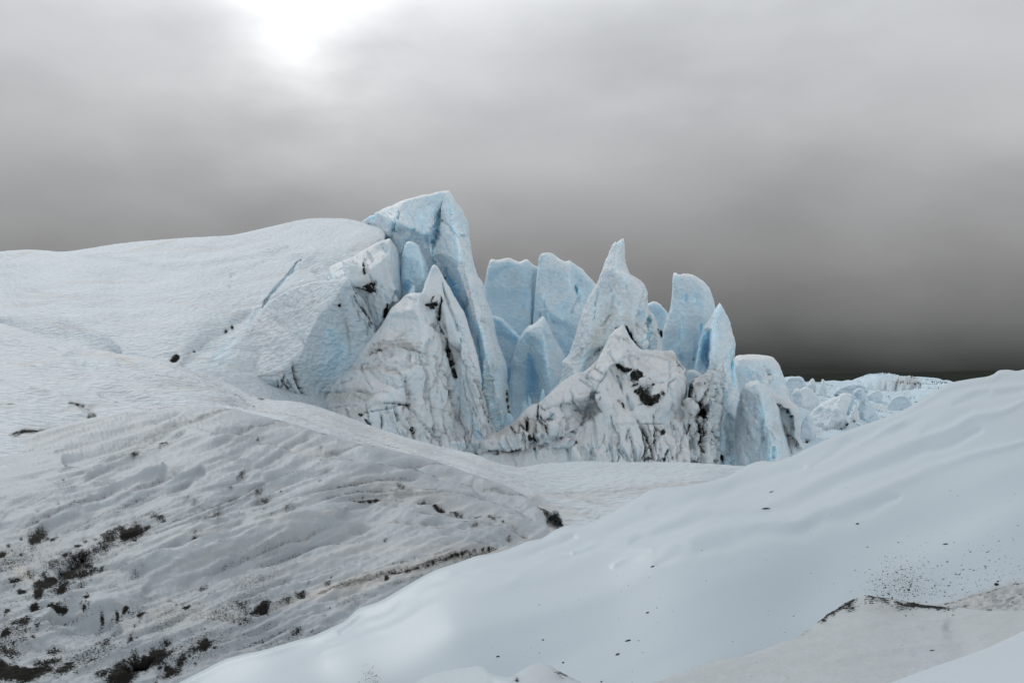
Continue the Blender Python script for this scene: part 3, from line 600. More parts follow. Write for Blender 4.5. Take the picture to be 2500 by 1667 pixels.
st = [('groove', [(150, 1120), (300, 1085), (450, 1050)], 22, .5), ('groove', [(100, 1300), (300, 1215), (500, 1150)], 30, .35), ('bump', [(0, 1290), (200, 1225), (400, 1150)], 26, .35), ('groove', [(350, 1440), (600, 1370), (900, 1290)], 28, .35), ('bump', [(300, 1400), (600, 1325), (850, 1250)], 26, .4),
      ('bump', [(200, 1175), (344, 1113), (421, 1088), (480, 1078), (536, 1075), (580, 1080), (612, 1092), (727, 1122), (803, 1124), (900, 1140), (1000, 1155), (1060, 1170)], 17, .55),
      ('groove', [(480, 1055), (560, 1055), (640, 1078), (730, 1100), (820, 1105), (900, 1122), (1010, 1140), (1100, 1165), (1180, 1200), (1260, 1245)], 17, .6), ('blue', [(850, 1095), (960, 1130), (1080, 1160)], 22, .8), ('blue', [(870, 1078), (905, 1090)], 12, .9),
      ('blue', [(1120, 1180), (1200, 1200), (1270, 1220), (1310, 1270)], 30, .45), ('groove', [(1150, 1185), (1240, 1215), (1300, 1270)], 20, .3),
      ('bump', [(700, 1045), (850, 1085), (1000, 1118), (1120, 1158), (1200, 1182)], 11, .3), ('crack', [(1060, 1155), (1140, 1180), (1200, 1195)], 3, .4),
      ('warm', [(640, 1085), (760, 1110), (850, 1128)], 16, .8), ('blue', [(300, 1230), (400, 1170), (480, 1130)], 16, .8), ('blue', [(560, 1090), (700, 1120)], 16, .4),
      # the long cracked step
      ('crack', [(850, 1226), (880, 1229), (920, 1222), (965, 1216), (1000, 1226), (1049, 1232), (1075, 1245), (1130, 1255), (1183, 1266), (1230, 1285), (1290, 1310)], 4.5, .85, {'deep': .35, 'taper': .4}),
      ('bump', [(900, 1238), (1000, 1248), (1100, 1272), (1200, 1295), (1280, 1318)], 9, .28), ('bump', [(960, 1200), (1060, 1210), (1180, 1245), (1300, 1300)], 15, .3),
      ('warm', [(850, 1180), (1000, 1200), (1150, 1250)], 22, .55),
      ('bump', [(560, 1345), (680, 1285), (800, 1235), (880, 1200)], 10, .2), ('groove', [(540, 1350), (660, 1300), (700, 1265), (780, 1235), (860, 1190), (940, 1160)], 6, .2), ('crack', [(600, 1316), (660, 1287), (700, 1262), (770, 1220), (830, 1190), (900, 1160)], 4, .5, {'taper': .6}),
      ('crack', [(240, 1392), (300, 1352), (370, 1332), (440, 1318), (530, 1305), (600, 1290), (680, 1270)], 4, .45, {'deep': .15}), ('bump', [(330, 1345), (430, 1322), (560, 1312), (640, 1300), (760, 1270)], 8, .13),
      ('crack', [(650, 1296), (720, 1290), (780, 1275), (850, 1258)], 3, .35), ('crack', [(420, 1398), (520, 1365), (640, 1335), (800, 1290)], 3, .25), ('crack', [(760, 1325), (860, 1290), (960, 1275), (1080, 1290)], 3, .3), ('crack', [(650, 1420), (760, 1380), (880, 1345), (1000, 1320)], 3, .25),
      # brown bands at its foot
      ('warm', [(650, 1500), (760, 1460), (870, 1430), (1000, 1395), (1120, 1360), (1235, 1340)], 20, 1.1), ('dirt', [(740, 1470), (830, 1440), (900, 1420), (1000, 1395), (1080, 1370), (1220, 1340)], 11, .62), ('crack', [(870, 1425), (950, 1405), (1000, 1400), (1070, 1378), (1140, 1350), (1220, 1335)], 4, .85, {'deep': .2}),
      ('crack', [(800, 1440), (850, 1425), (920, 1395), (1010, 1372), (1100, 1350), (1230, 1336)], 4, .55, {'deep': .2}), ('warm', [(800, 1350), (1000, 1345), (1150, 1335)], 25, .5), ('dirt', [(820, 1490), (900, 1455)], 18, .5),
      # pockets of black silt
      blob(86, 1310, 20, 1.0, 1.7, 40), blob(130, 1316, 9, .8), blob(322, 1304, 25, 1.18, 1.6, 35), blob(270, 1312, 22, .85, 1.5, 35), blob(190, 1336, 5, 1.25), blob(160, 1362, 5, 1.25), blob(245, 1345, 24, .8, 1.8, 30), blob(200, 1372, 30, .85, 1.9, 25), blob(170, 1404, 25, 1.05, 1.8, 30), blob(130, 1382, 26, .72, 1.6),
      blob(115, 1432, 16, 1.3, 2.2, 15), blob(95, 1455, 12, 1.2, 1.6, 40), blob(55, 1450, 7, 1.2, 2, 5), blob(75, 1410, 20, .6, 1.5, -40), ('warm', [(30, 1385), (60, 1410), (90, 1432)], 16, 1.2),
      blob(645, 1494, 15, 1.3, 1.2, 60), blob(622, 1500, 16, .9), blob(590, 1490, 18, .7, 1.8, 5), blob(595, 1507, 18, .6, 2.2), blob(497, 1584, 14, 1.15, 1.9, 35), blob(470, 1598, 16, .75, 1.7), blob(723, 1551, 12, .8, 1.7, 25), blob(440, 1625, 16, .85, 2, 30),
      blob(350, 1628, 20, 1.5, 2.6, 22), blob(300, 1655, 24, 1.5, 1.8, 35), blob(390, 1612, 13, 1.5, 2, 10), blob(415, 1650, 16, 1.0, 2), blob(250, 1660, 16, .9, 1.6), blob(172, 1628, 10, 1.5, 1.3, 0), blob(40, 1655, 22, 1.4, 3, 0), blob(100, 1645, 16, 1.15, 2.6, 5), blob(160, 1650, 16, .9, 2.5), blob(0, 1636, 12, 1.3, 2, 0),
      blob(398, 1090, 7, .95), blob(329, 1117, 10, .95, 1.9, 30), blob(622, 1078, 8, 1.05, .8, 0), blob(628, 1066, 7, .8), blob(785, 1090, 8, .6, 1.5, 50), blob(589, 1163, 11, .75, 1.4, 45), blob(563, 1192, 5, .95, .8, 0), blob(628, 1203, 9, .7), blob(645, 1226, 15, .72, 1.8, 25), blob(528, 1262, 15, .75, 2, 20), blob(500, 1275, 10, .6, 2),
      blob(475, 1325, 7, 1.05, 1.6), blob(443, 1352, 4, .95), blob(157, 1178, 5, .95, 1.6), blob(143, 1240, 4, .7), blob(455, 1215, 10, .6, 2), blob(475, 1230, 10, .6), blob(497, 1432, 10, .75, 1.5), blob(455, 1490, 6, 1.1), blob(735, 1455, 11, .95, 1.6), blob(700, 1468, 12, .75, 2), blob(700, 1250, 12, .6, 2.5), blob(985, 1190, 5, .85), blob(975, 1185, 8, .7, 1.5),
      blob(1160, 1292, 7, .75, 1.3), blob(1240, 1315, 7, .65), blob(940, 1322, 3, .9), blob(207, 1467, 6, 1.2, 1.8, 10), blob(85, 1492, 9, 1.3, 1.8, -15), blob(20, 1500, 8, 1.0), blob(30, 1380, 20, .5), blob(5, 1358, 6, 1.2, 2, 10), blob(60, 1530, 14, 1.0, 2), blob(20, 1600, 16, .9, 2.4, 0), blob(130, 1588, 12, .9, 2, 0), blob(250, 1570, 14, .7, 2.4, 10), blob(150, 1445, 12, 1.1, 2, 20), blob(40, 1425, 10, 1.0, 1.8), blob(320, 1565, 10, .9, 1.5, 60), blob(200, 1410, 16, .9, 2, 25), blob(15, 1560, 9, 1.1, 2), blob(90, 1535, 7, 1.2, 1.6), blob(120, 1620, 12, 1.1, 3, 10), blob(230, 1625, 9, 1.0, 2.2, 20), blob(800, 1430, 8, .8), blob(943, 1418, 5, 1.1), blob(1190, 1255, 14, .35, 3, -20),
      blob(420, 1500, 20, .55, 2.5, 0), blob(540, 1515, 26, .55, 2.6, -8), blob(600, 1525, 14, .7, 1.6), blob(800, 1530, 18, .4, 2, -35), blob(60, 1560, 24, .6, 1.8), blob(30, 1535, 18, .6, 2), blob(200, 1435, 12, .6, 2), blob(330, 1412, 16, .55, 1.8), blob(270, 1440, 12, .5, 2),
      # melt hollow under an overhanging lip
      ('dirt', [(120, 1530), (210, 1545), (300, 1530)], 42, .42, {'taper': .2}), ('dirt', [(0, 1580), (120, 1600), (260, 1610)], 40, .36, {'taper': .2}), ('dirt', [(330, 1490), (440, 1500), (560, 1510)], 26, .38), ('dirt', [(20, 1400), (110, 1390), (220, 1350)], 34, .42), ('dirt', [(0, 1480), (60, 1490)], 22, .4), ('groove', [(120, 1508), (200, 1514), (300, 1512)], 9, .9), ('bump', [(110, 1486), (160, 1478), (230, 1484), (320, 1482)], 8, .5), ('crev', [(215, 1370), (130, 1420)], 14, .5, {'blue': .2}), ('crev', [(300, 1650), (380, 1630)], 14, .7, {'blue': .1}),
      ('bump', [(110, 1478), (180, 1480), (250, 1478), (330, 1480), (352, 1500), (345, 1535)], 13, .20), ('groove', [(120, 1520), (200, 1530), (290, 1535)], 32, .42), ('blue', [(130, 1520), (220, 1535), (290, 1530)], 34, .9),
      ('crack', [(115, 1488), (140, 1492), (165, 1492)], 7, 1.25, {'deep': .12}), blob(205, 1490, 7, 1.1, .8), blob(250, 1500, 9, .95, .5, 10), blob(285, 1500, 10, 1.05, .6, 0), blob(305, 1488, 6, 1.2), blob(340, 1502, 12, 1.15, 1.1, 0), blob(245, 1525, 9, .7, .6), blob(280, 1535, 9, .7, .6), ('crack', [(320, 1560), (330, 1530), (350, 1512)], 5, .75),
      ('crack', [(350, 1525), (400, 1522), (460, 1520), (540, 1527), (600, 1520)], 3.5, .6), ('crack', [(345, 1465), (400, 1455), (460, 1478), (520, 1490)], 3.5, .5), ('groove', [(0, 1580), (150, 1600), (300, 1600)], 30, .2), ('warm', [(330, 1500), (450, 1510), (600, 1520)], 26, .6), ('blue', [(150, 1590), (300, 1585)], 22, .5)]
rs = np.random.default_rng(12)
for s_ in [q for q in st if q[0] == 'dirt' and len(q[1]) == 1]:      # ragged satellites round every pocket of silt
    for _ in range(int(3 + s_[2] * .45)):
        a_ = rs.uniform(0, 6.3); q_ = s_[2] * rs.uniform(.7, 2.2); asp_ = s_[4].get('asp', 1)
        st.append(('dirt', [(s_[1][0][0] + math.cos(a_) * q_ * asp_, s_[1][0][1] - math.sin(a_) * q_ * .8 - math.cos(a_) * q_ * asp_ * .4)], max(2.0, s_[2] * rs.uniform(.12, .4)), min(1.1, s_[3]) * rs.uniform(.4, .95), {'asp': rs.uniform(1, 2), 'ang': 25, 'wob': 5}))
for _ in range(45):             # small dark pits
    x = rs.uniform(0, 900); y = rs.uniform(1120, 1660); st.append(('dirt', [(x, y)], rs.uniform(1.4, 3.4), rs.uniform(.5, 1.1), {'asp': rs.uniform(1, 2.2), 'ang': rs.uniform(0, 45), 'wob': 4}))
for _ in range(40):             # broad grey staining
    x = rs.uniform(-20, 700); y = rs.uniform(1330, 1667); st.append(('dirt', [(x, y)], rs.uniform(20, 60), rs.uniform(.25, .58), {'asp': rs.uniform(1.5, 3), 'ang': 22}))
for _ in range(14):
    x = rs.uniform(450, 1150); y = rs.uniform(1140, 1420); st.append(('dirt', [(x, y)], rs.uniform(25, 50), rs.uniform(.10, .22), {'asp': rs.uniform(2, 3.5), 'ang': 20}))
for _ in range(340):            # furrows fanning over the slope
    x = rs.uniform(-40, 1250); y = rs.uniform(1040, 1660); ln = rs.uniform(110, 420); p = []
    for q in range(9):
        a = 23 if x < 650 else 23 - (x - 650) * .062
        if y > 1330: a = 20 + (x < 300) * -8
        a = a * (.75 if y < 1120 else 1); p.append((x, y)); x += ln / 9 * math.cos(R(a)); y -= ln / 9 * math.sin(R(a))
    w = rs.choice([rs.uniform(1.8, 3.6), rs.uniform(3, 6.5)]) * (1.3 if y < 1200 else 1)
    st.append(('groove', p, w, rs.uniform(.25, .6), {})); st.append(('bump', [(q[0], q[1] + w * 1.5) for q in p], w * 1.2, rs.uniform(.1, .35), {}))
    if rs.random() < .85: st.append(('dirt', p, w * rs.uniform(.5, 1.2), rs.uniform(.16, .6), {'taper': 1}))  # grey lines carry the furrows' dirt and their painted shade together
Bd = basis(DS, (400, 1360), (900, 1200))
o, SURF_D = relief('glacier_slope', M_streak, out, 2.7, ctrl=DS, strokes=st, blue=.15, warm=.05, rel=1.6, cap=1.0, thick=6, rnd=(4, .4), jag=.5, edgeR=150,
              noise=[('fbm', .17, 6, 1.8, 2, 31, Bd), ('ridged', .07, 9, .7, .9, 32, Bd, .25), ('ridged', .035, 4, .3, .5, 36, Bd, .28), ('fbm', .05, 2.0, .30, .4, 33, Bd, .35), ('scallop', .02, .5, .25, .3, 34, Bd), ('fbm', .03, .12, .10, .10, 35)])
tag(o, kind='structure')

# ---- smooth ice mound across the foreground
MD = [(380, 1760, 8.6), (432, 1667, 9), (643, 1585, 9.2), (876, 1480, 9.6), (1121, 1373, 10), (1381, 1283, 10.6), (1600, 1191, 11.2), (1818, 1139, 11.6), (2060, 1052, 12), (2326, 931, 12.6), (2500, 901, 13), (2750, 860, 13.4), (1250, 1667, 7.5), (1700, 1667, 7), (2500, 1667, 6.5), (1500, 1450, 8.6), (1100, 1520, 8.4), (800, 1620, 8.2), (1900, 1300, 9.0), (2300, 1150, 10), (2500, 1250, 8.8), (2300, 1400, 8), (2500, 1050, 10.6), (1950, 1500, 7.8), (1000, 1800, 7.2), (2750, 1300, 8.6), (2100, 1160, 10.2), (1700, 1290, 9.4), (2000, 1800, 6.4), (3300, 850, 14), (3900, 870, 14.5), (3300, 1300, 9.2), (3900, 1300, 9.8), (3300, 1900, 6.4), (3900, 1900, 6.8)]
out = [(250, 1850), (380, 1700), (432, 1667), (490, 1637), (547, 1608), (600, 1594), (643, 1585), (690, 1571), (723, 1561), (760, 1552), (792, 1538), (842, 1515), (860, 1496), (880, 1482), (926, 1468), (964, 1446), (1014, 1417), (1060, 1392), (1121, 1373), (1167, 1356), (1205, 1352), (1247, 1339), (1293, 1320), (1324, 1316), (1351, 1297), (1381, 1284), (1412, 1284),
       (1450, 1274), (1481, 1258), (1527, 1232), (1565, 1210), (1600, 1192), (1650, 1189), (1710, 1180), (1765, 1168), (1791, 1155), (1818, 1139), (1840, 1129), (1862, 1124), (1884, 1127), (1910, 1121), (1937, 1111), (1965, 1096), (2016, 1072), (2060, 1052), (2094, 1040), (2142, 1024), (2210, 997), (2240, 979), (2278, 955), (2300, 942), (2326, 931), (2380, 922), (2410, 918),
       (2425, 913), (2437, 903), (2459, 901), (2483, 905), (2500, 901), (2600, 880), (2800, 860), (3300, 850), (3900, 870), (3900, 1900), (250, 1900)]
def rd(pts, w, a): return ('bump', pts, w, a, {'taper': .7, 'wob': 5})
def gv(pts, w, a): return ('groove', pts, w, a, {'taper': .7, 'wob': 5})
st = [rd([(1400, 1345), (1500, 1320), (1600, 1289), (1650, 1268), (1700, 1245), (1790, 1240), (1870, 1235), (1930, 1205), (2010, 1165), (2100, 1130), (2200, 1090), (2330, 1040), (2500, 985)], 13, .13),
      gv([(1550, 1330), (1650, 1292), (1750, 1268), (1870, 1262), (1950, 1228), (2030, 1190), (2130, 1150), (2250, 1105), (2400, 1050)], 15, .10),
      rd([(1500, 1385), (1600, 1345), (1690, 1325), (1780, 1287), (1850, 1290), (1990, 1268), (2090, 1230), (2200, 1175), (2330, 1125), (2500, 1080)], 14, .11),
      gv([(1600, 1372), (1700, 1352), (1800, 1318), (1950, 1300), (2080, 1265), (2200, 1215)], 18, .07),
      rd([(800, 1565), (930, 1510), (1000, 1450), (1110, 1418), (1180, 1403), (1270, 1392), (1400, 1345)], 11, .09), gv([(830, 1535), (950, 1480), (1060, 1425), (1180, 1380), (1290, 1352), (1400, 1310)], 12, .10),
      rd([(780, 1590), (950, 1535), (1050, 1480), (1150, 1430), (1250, 1418), (1350, 1375), (1500, 1342), (1600, 1345)], 12, .06),
      gv([(1580, 1235), (1660, 1220), (1740, 1205), (1800, 1175), (1870, 1155), (1960, 1130)], 12, .12), rd([(1620, 1265), (1700, 1232), (1780, 1205), (1880, 1180), (1990, 1130), (2080, 1090), (2200, 1030)], 10, .10),
      gv([(1980, 1130), (2080, 1070), (2180, 1050), (2260, 1010), (2340, 975), (2420, 955)], 12, .13), rd([(2100, 1075), (2200, 1030), (2290, 995), (2380, 960), (2500, 940)], 11, .12),
      gv([(2330, 985), (2420, 965), (2500, 955)], 12, .12), gv([(2250, 1060), (2350, 1010), (2450, 985), (2520, 970)], 14, .10),
      rd([(1030, 1450), (1100, 1400), (1200, 1372), (1330, 1350)], 8, .05), gv([(1380, 1310), (1480, 1300), (1560, 1262), (1640, 1232)], 10, .07),
      ('blue', [(1300, 1530), (1500, 1600), (1800, 1500)], 90, .4), ('blue', [(2100, 1380), (2300, 1330), (2500, 1330)], 70, .4), ('blue', [(2500, 1240)], 60, .4), ('blue', [(1700, 1250), (1900, 1210), (2100, 1150)], 22, .25), ('blue', [(1400, 1400), (1600, 1370)], 40, .3),  # blue patches paint in the darker shading of the mound's tilted lower parts
      ('blue', [(1500, 1590), (1700, 1560)], 80, .3), ('warm', [(1700, 1620), (1850, 1590)], 12, .25), ('warm', [(2150, 1460), (2300, 1470), (2500, 1410)], 10, .6), ('dirt', [(2270, 1478), (2330, 1465), (2420, 1440), (2500, 1418)], 5, .62),
      ('groove', [(2100, 1470), (2250, 1475), (2500, 1440)], 22, .03), ('dirt', [(2200, 1425)], 34, .22, {'asp': 2}), ('dirt', [(905, 1655)], 24, .3)]
Bm = basis(MD, (1300, 1500), (2100, 1200))
o, SURF_M = relief('ice_mound', M_mound, out, 4.0, ctrl=MD, strokes=st, blue=.22, rel=3.4, thick=5, rnd=(7, .3), jag=.0, edgeR=200, smooth=5, rc=2,
              noise=[('soft', .06, 5, 1.2, 1.3, 41, Bm), ('soft', .012, 3, .6, .8, 42, Bm), ('fbm', .001, .35, .25, .25, 43)])
tag(o, kind='structure')
# ---- low hummocks at the camera's feet
H1 = [(1500, 1720, 4.0), (1590, 1667, 4.15), (1868, 1584, 4.5), (2006, 1509, 4.9), (2117, 1452, 5.1), (2250, 1473, 5.0), (2500, 1488, 4.7), (2700, 1500, 4.6), (2000, 1667, 3.7), (2300, 1600, 3.9), (2500, 1600, 3.6), (2200, 1800, 3.0), (2700, 1800, 3), (3400, 1470, 4.6), (3400, 1850, 3)]
out = [(1480, 1800), (1500, 1705), (1590, 1667), (1670, 1638), (1753, 1610), (1810, 1603), (1868, 1584), (1915, 1566), (1945, 1560), (1956, 1545), (1983, 1532), (2006, 1511), (2018, 1498), (2040, 1488), (2058, 1473), (2078, 1463), (2095, 1454), (2117, 1452), (2150, 1456), (2185, 1462), (2220, 1468), (2251, 1474), (2290, 1478), (2327, 1480), (2360, 1484), (2400, 1490), (2450, 1491), (2500, 1488), (3400, 1470), (3400, 1850), (1480, 1850)]
st = [('dirt', [(2000, 1512), (2015, 1502), (2040, 1488), (2062, 1476), (2085, 1462)], 4.5, 1.0, {'taper': .2}), ('dirt', [(2116, 1453), (2150, 1458), (2170, 1466)], 4.5, 1.0, {'taper': .7, 'wob': 8}), ('dirt', [(2185, 1464), (2215, 1472), (2250, 1476), (2290, 1483), (2325, 1484)], 5, 1.1, {'taper': .8, 'wob': 8}), ('dirt', [(2200, 1478)], 14, .6, {'asp': 2.5}), ('dirt', [(2075, 1480)], 12, .75, {'asp': 1.5}), ('dirt', [(2010, 1512)], 6, 1.1),
      ('dirt', [(1945, 1560), (1983, 1532)], 3, .6), ('dirt', [(2150, 1480)], 20, .32, {'asp': 2}), ('groove', [(1900, 1640), (2000, 1600), (2200, 1560), (2330, 1545)], 25, .02), ('groove', [(2300, 1500), (2360, 1580), (2400, 1620)], 40, .05), ('bump', [(1700, 1650), (1900, 1600), (2100, 1570), (2300, 1520)], 22, .03), ('dirt', [(2450, 1488), (2520, 1486)], 3, .7), ('blue', [(2300, 1590)], 70, .5), ('clean', [(2250, 1580)], 90, .6)]
o, SURF_H = relief('ice_hummock', M_hummock, out, 4, ctrl=H1, strokes=st, blue=.0, warm=.42, rel=5, thick=1.2, rnd=(12, .12), jag=.5, edgeR=150, smooth=4,
              noise=[('soft', .02, 1.2, .5, .6, 51), ('fbm', .016, .35, .16, .16, 52), ('scallop', .003, .05, .05, .05, 53)])
tag(o, kind='structure')
out = [(2240, 1500), (2290, 1477), (2330, 1465), (2380, 1452), (2430, 1438), (2500, 1419), (3200, 1390), (3200, 1560), (2240, 1560)]
o, _ = relief('meltwater_ice', M_granular, out, 3, ctrl=[(2240, 1500, 5.35), (2500, 1419, 5.6), (3200, 1390, 5.7), (3200, 1560, 5.0), (2240, 1560, 5.0)], strokes=[('dirt', [(2290, 1477), (2380, 1452), (2500, 1420)], 4, .6, {'taper': 0}), ('warm', [(2380, 1465)], 40, .4)], blue=.3, thick=.5, rnd=(6, .05), jag=.8, edgeR=60,
              noise=[('fbm', .03, .25, .2, .2, 55), ('scallop', .012, .06, .05, .05, 56)])
tag(o, kind='structure')
out = [(2100, 1850), (2140, 1690), (2170, 1667), (2220, 1647), (2270, 1629), (2340, 1606), (2404, 1583), (2450, 1562), (2500, 1538), (2600, 1490), (2800, 1430), (3400, 1380), (3400, 1850)]
o, _ = relief('snow_bank', M_mound, out, 5, ctrl=[(2140, 1690, 2.7), (2500, 1538, 3.0), (2700, 1450, 3.1), (3400, 1380, 3.2), (3400, 1850, 2.1), (2500, 1700, 2.2), (2300, 1850, 2.0)], blue=.12, thick=.8, rnd=(14, .08), jag=0, edgeR=120, rc=2, noise=[('soft', .02, .8, .4, .5, 57), ('fbm', .003, .1, .1, .1, 58)])
tag(o, kind='structure')
out = [(960, 1850), (1000, 1680), (1014, 1667), (1040, 1650), (1068, 1641), (1100, 1634), (1137, 1628), (1175, 1624), (1188, 1630), (1198, 1641), (1222, 1649), (1248, 1652), (1270, 1636), (1297, 1622), (1324, 1617), (1340, 1621), (1360, 1635), (1390, 1650), (1428, 1667), (1460, 1700), (1480, 1850)]
o, _ = relief('snow_lump', M_mound, out, 3.5, ctrl=[(1000, 1680, 4.3), (1175, 1624, 4.55), (1324, 1617, 4.5), (1428, 1667, 4.3), (1200, 1850, 3.3)], blue=.08, warm=.15, rel=5, thick=.7, rnd=(12, .08), jag=.3, edgeR=80,
              strokes=[('dirt', [(1360, 1630), (1390, 1645), (1425, 1662)], 7, .9), ('dirt', [(1262, 1655)], 6, .95), ('dirt', [(1370, 1642)], 14, .65), ('warm', [(1320, 1650)], 60, .6), ('groove', [(1195, 1640), (1210, 1667), (1240, 1700)], 10, .04)],
              noise=[('soft', .02, .5, .3, .4, 59), ('fbm', .004, .1, .08, .08, 60)])
tag(o, kind='structure')

# ------------------------------------------------------------------ ice towers
GRP = 'ice towers of the icefall'
def tower(label, out, base, **k):
    mat = k.pop('mat', M_serac); k.setdefault('step', 2.7); k.setdefault('tint', (.15, .85)); k.setdefault('blue', .75)
    k.setdefault('noise', SCAL)
    if mat is M_dirty: k.setdefault('cap', .86); k.setdefault('smooth', 1)
    pa = np.array([q[:2] for q in out], float); ar = abs(np.sum(pa[:, 0] * np.roll(pa[:, 1], -1) - pa[:, 1] * np.roll(pa[:, 0], -1))) / 2
    if ar > 3000 and mat is not M_slope: k['strokes'] = list(k.get('strokes', ())) + veins(int(ar) % 977, pa, int(ar / 4200), 82, 16, (25, 110), (1.5, 3.2), (.02, .08), .06, .9)
    o, s = relief('ice_tower', mat, out, base=base, **k)
    tag(o, label, 'ice tower', GRP)
    return o
SCAL = [('ridged', .045, 1.1, 1.1, 1.6, 60), ('fbm', .35, 2.6, 2.6, 2.6, 61), ('scallop', .05, .36, .4, .28, 62), ('fbm', .05, .3, .3, .25, 63)]
SOFT = [('fbm', .35, 2.6, 2.6, 2.6, 64), ('fbm', .14, .8, .8, .8, 65), ('scallop', .05, .5, .6, .4, 66)]
FLUT = [('fbm', .35, 2.2, 2.2, 3.2, 67), ('ridged', .22, .55, .55, 3.6, 68, None, .48), ('fbm', .14, .5, .5, 1.0, 69, None, .35)]
CRAG = [('fbm', .55, 1.8, 1.8, 1.8, 70), ('ridged', .26, .9, .9, 1.6, 71, None, .50), ('fbm', .10, .35, .35, .5, 72, None, .35)]


def inpoly(pl, x, y): return inside(np.array([x]), np.array([y]), pl)[0]
def veins(seed, poly, n, ang, spread, ln, w, d, deep=.12, groove=.5):
    rv = np.random.default_rng(seed); pa = np.array(poly); S = []
    while len(S) < n:
        x = rv.uniform(*pa[:, 0][[pa[:, 0].argmin(), pa[:, 0].argmax()]]); y = rv.uniform(pa[:, 1].min(), pa[:, 1].max())
        if not inpoly(poly, x, y): continue
        a = R(ang + rv.normal(0, spread)); L_ = rv.uniform(*ln); p = [(x, y)]
        for q in range(6):
            a += R(rv.normal(0, 9)); x += L_ / 6 * math.cos(a); y += L_ / 6 * math.sin(a); p.append((x, y))
        ww = rv.uniform(*w)
        if rv.random() < groove: S.append(('groove', p, ww * 1.3, rv.uniform(.08, .3), {'wob': 4}))
        else: S.append(('crack', p, ww, rv.uniform(*d), {'deep': deep, 'wob': 4}))
    return S
# back row
tower('broad blue slab with a flat notched top, just right of the tallest peak',
      [(1183, 691, 1), (1189, 660, 0), (1195, 634, 0), (1204, 632, 0), (1215, 635, 0), (1236, 630, 0), (1252, 633, 0), (1265, 640, 0), (1276, 636, 0), (1287, 632, 0), (1296, 640, 0), (1304, 648, 1), (1317, 652, 2), (1340, 700, 3), (1345, 900, 3), (1200, 1000, 2), (1170, 900, 2), (1178, 740, 2)], 86,
      creases=[[(1302, 652, .2), (1298, 720, -.3), (1294, 790, -.5), (1290, 880, 0)], [(1310, 700, 2.6), (1306, 800, 3)]], blue=.62, thick=7,
      strokes=[('blue', [(1312, 690), (1303, 740), (1299, 790)], 8, 1), ('crev', [(1312, 670), (1304, 740), (1300, 800)], 4, 1.6, {'blue': .9}), ('blue', [(1220, 800), (1280, 820)], 40, .9), ('groove', [(1270, 650), (1262, 720), (1255, 800)], 10, .15)])  # shadow strip down the right edge painted in as blue
tower('tall blue slab with a rounded top sloping down towards the hooked horn',
      [(1303, 760, 0), (1308, 690, 0), (1314, 650, 0), (1315, 630, 0), (1319, 621, 0), (1329, 617, 0), (1343, 617, 0), (1351, 621, .5), (1362, 630, .5), (1379, 640, 0), (1385, 638, 0), (1391, 636, 0), (1397, 641, .5), (1409, 649, 1), (1422, 658, 2), (1430, 667, 2), (1442, 678, 2.5), (1448, 685, 2.5), (1457, 695, 3), (1475, 760, 3), (1460, 1000, 3), (1310, 1000, 2), (1298, 850, 1)], 82,
      creases=[[(1391, 636, 0), (1393, 670, -.6), (1396, 700, -.9), (1396, 718, -.9), (1402, 745, -.7), (1411, 770, -.5), (1418, 800, 0)], [(1400, 660, 1.4), (1404, 700, 2.3), (1418, 740, 2.2), (1425, 770, 1.6)], [(1340, 760, -1.2), (1390, 790, -1), (1360, 860, 1)]], blue=.62, thick=7,
      strokes=[('blue', [(1401, 700), (1408, 725), (1416, 755)], 7, 1), ('crev', [(1402, 690), (1410, 730), (1416, 765)], 4, 1.4, {'blue': .9}), ('blue', [(1360, 830), (1390, 850), (1390, 890)], 30, 1), ('groove', [(1345, 790), (1375, 800), (1400, 830)], 12, .3)])
tower('small rounded blue slab showing behind the right side of the white horn',
      [(1570, 780, 1), (1576, 745, 0), (1583, 739, 0), (1593, 735, 0), (1601, 736, 0), (1608, 739, 0), (1618, 748, 0), (1626, 757, .5), (1632, 766, 1), (1640, 800, 1), (1640, 900, 1), (1570, 900, 1)], 84, blue=.6, thick=5, rnd=(6, 1),
      strokes=[('crack', [(1611, 806), (1615, 815), (1618, 824)], 3.5, 1.2)])
tower('tall pale blue slab with curved right edge and a small nib on top',
      [(1616, 870, 1), (1617, 830, .5), (1620, 804, 0), (1626, 784, 0), (1632, 765, 0), (1637, 745, 0), (1640, 727, 0), (1642, 700, 0), (1641, 681, 0), (1644, 667, 0), (1649, 664, 0), (1659, 671, 0), (1670, 668, 0), (1681, 668, 0), (1692, 671, 0), (1704, 677, .4), (1721, 691, .8), (1730, 702, 1), (1736, 712, 1.2), (1741, 728, 1.6), (1745, 747, 2), (1750, 800, 3), (1730, 1000, 3), (1620, 1000, 1)], 77,
      creases=[[(1704, 677, .2), (1716, 700, -.3), (1722, 730, -.3), (1718, 770, -.2), (1708, 800, 0), (1700, 860, .3)], [(1724, 790, 1.4), (1712, 830, 1.8), (1700, 880, 2)]], blue=.58, thick=7,
      strokes=[('groove', [(1676, 718), (1676, 740)], 3, .5), ('blue', [(1676, 716), (1676, 742)], 3, .9), ('groove', [(1694, 722), (1693, 736)], 2.5, .3), ('blue', [(1712, 795), (1704, 835), (1693, 875)], 10, 1), ('crev', [(1714, 790), (1706, 830), (1694, 878)], 5, 1.0, {'blue': .7})])
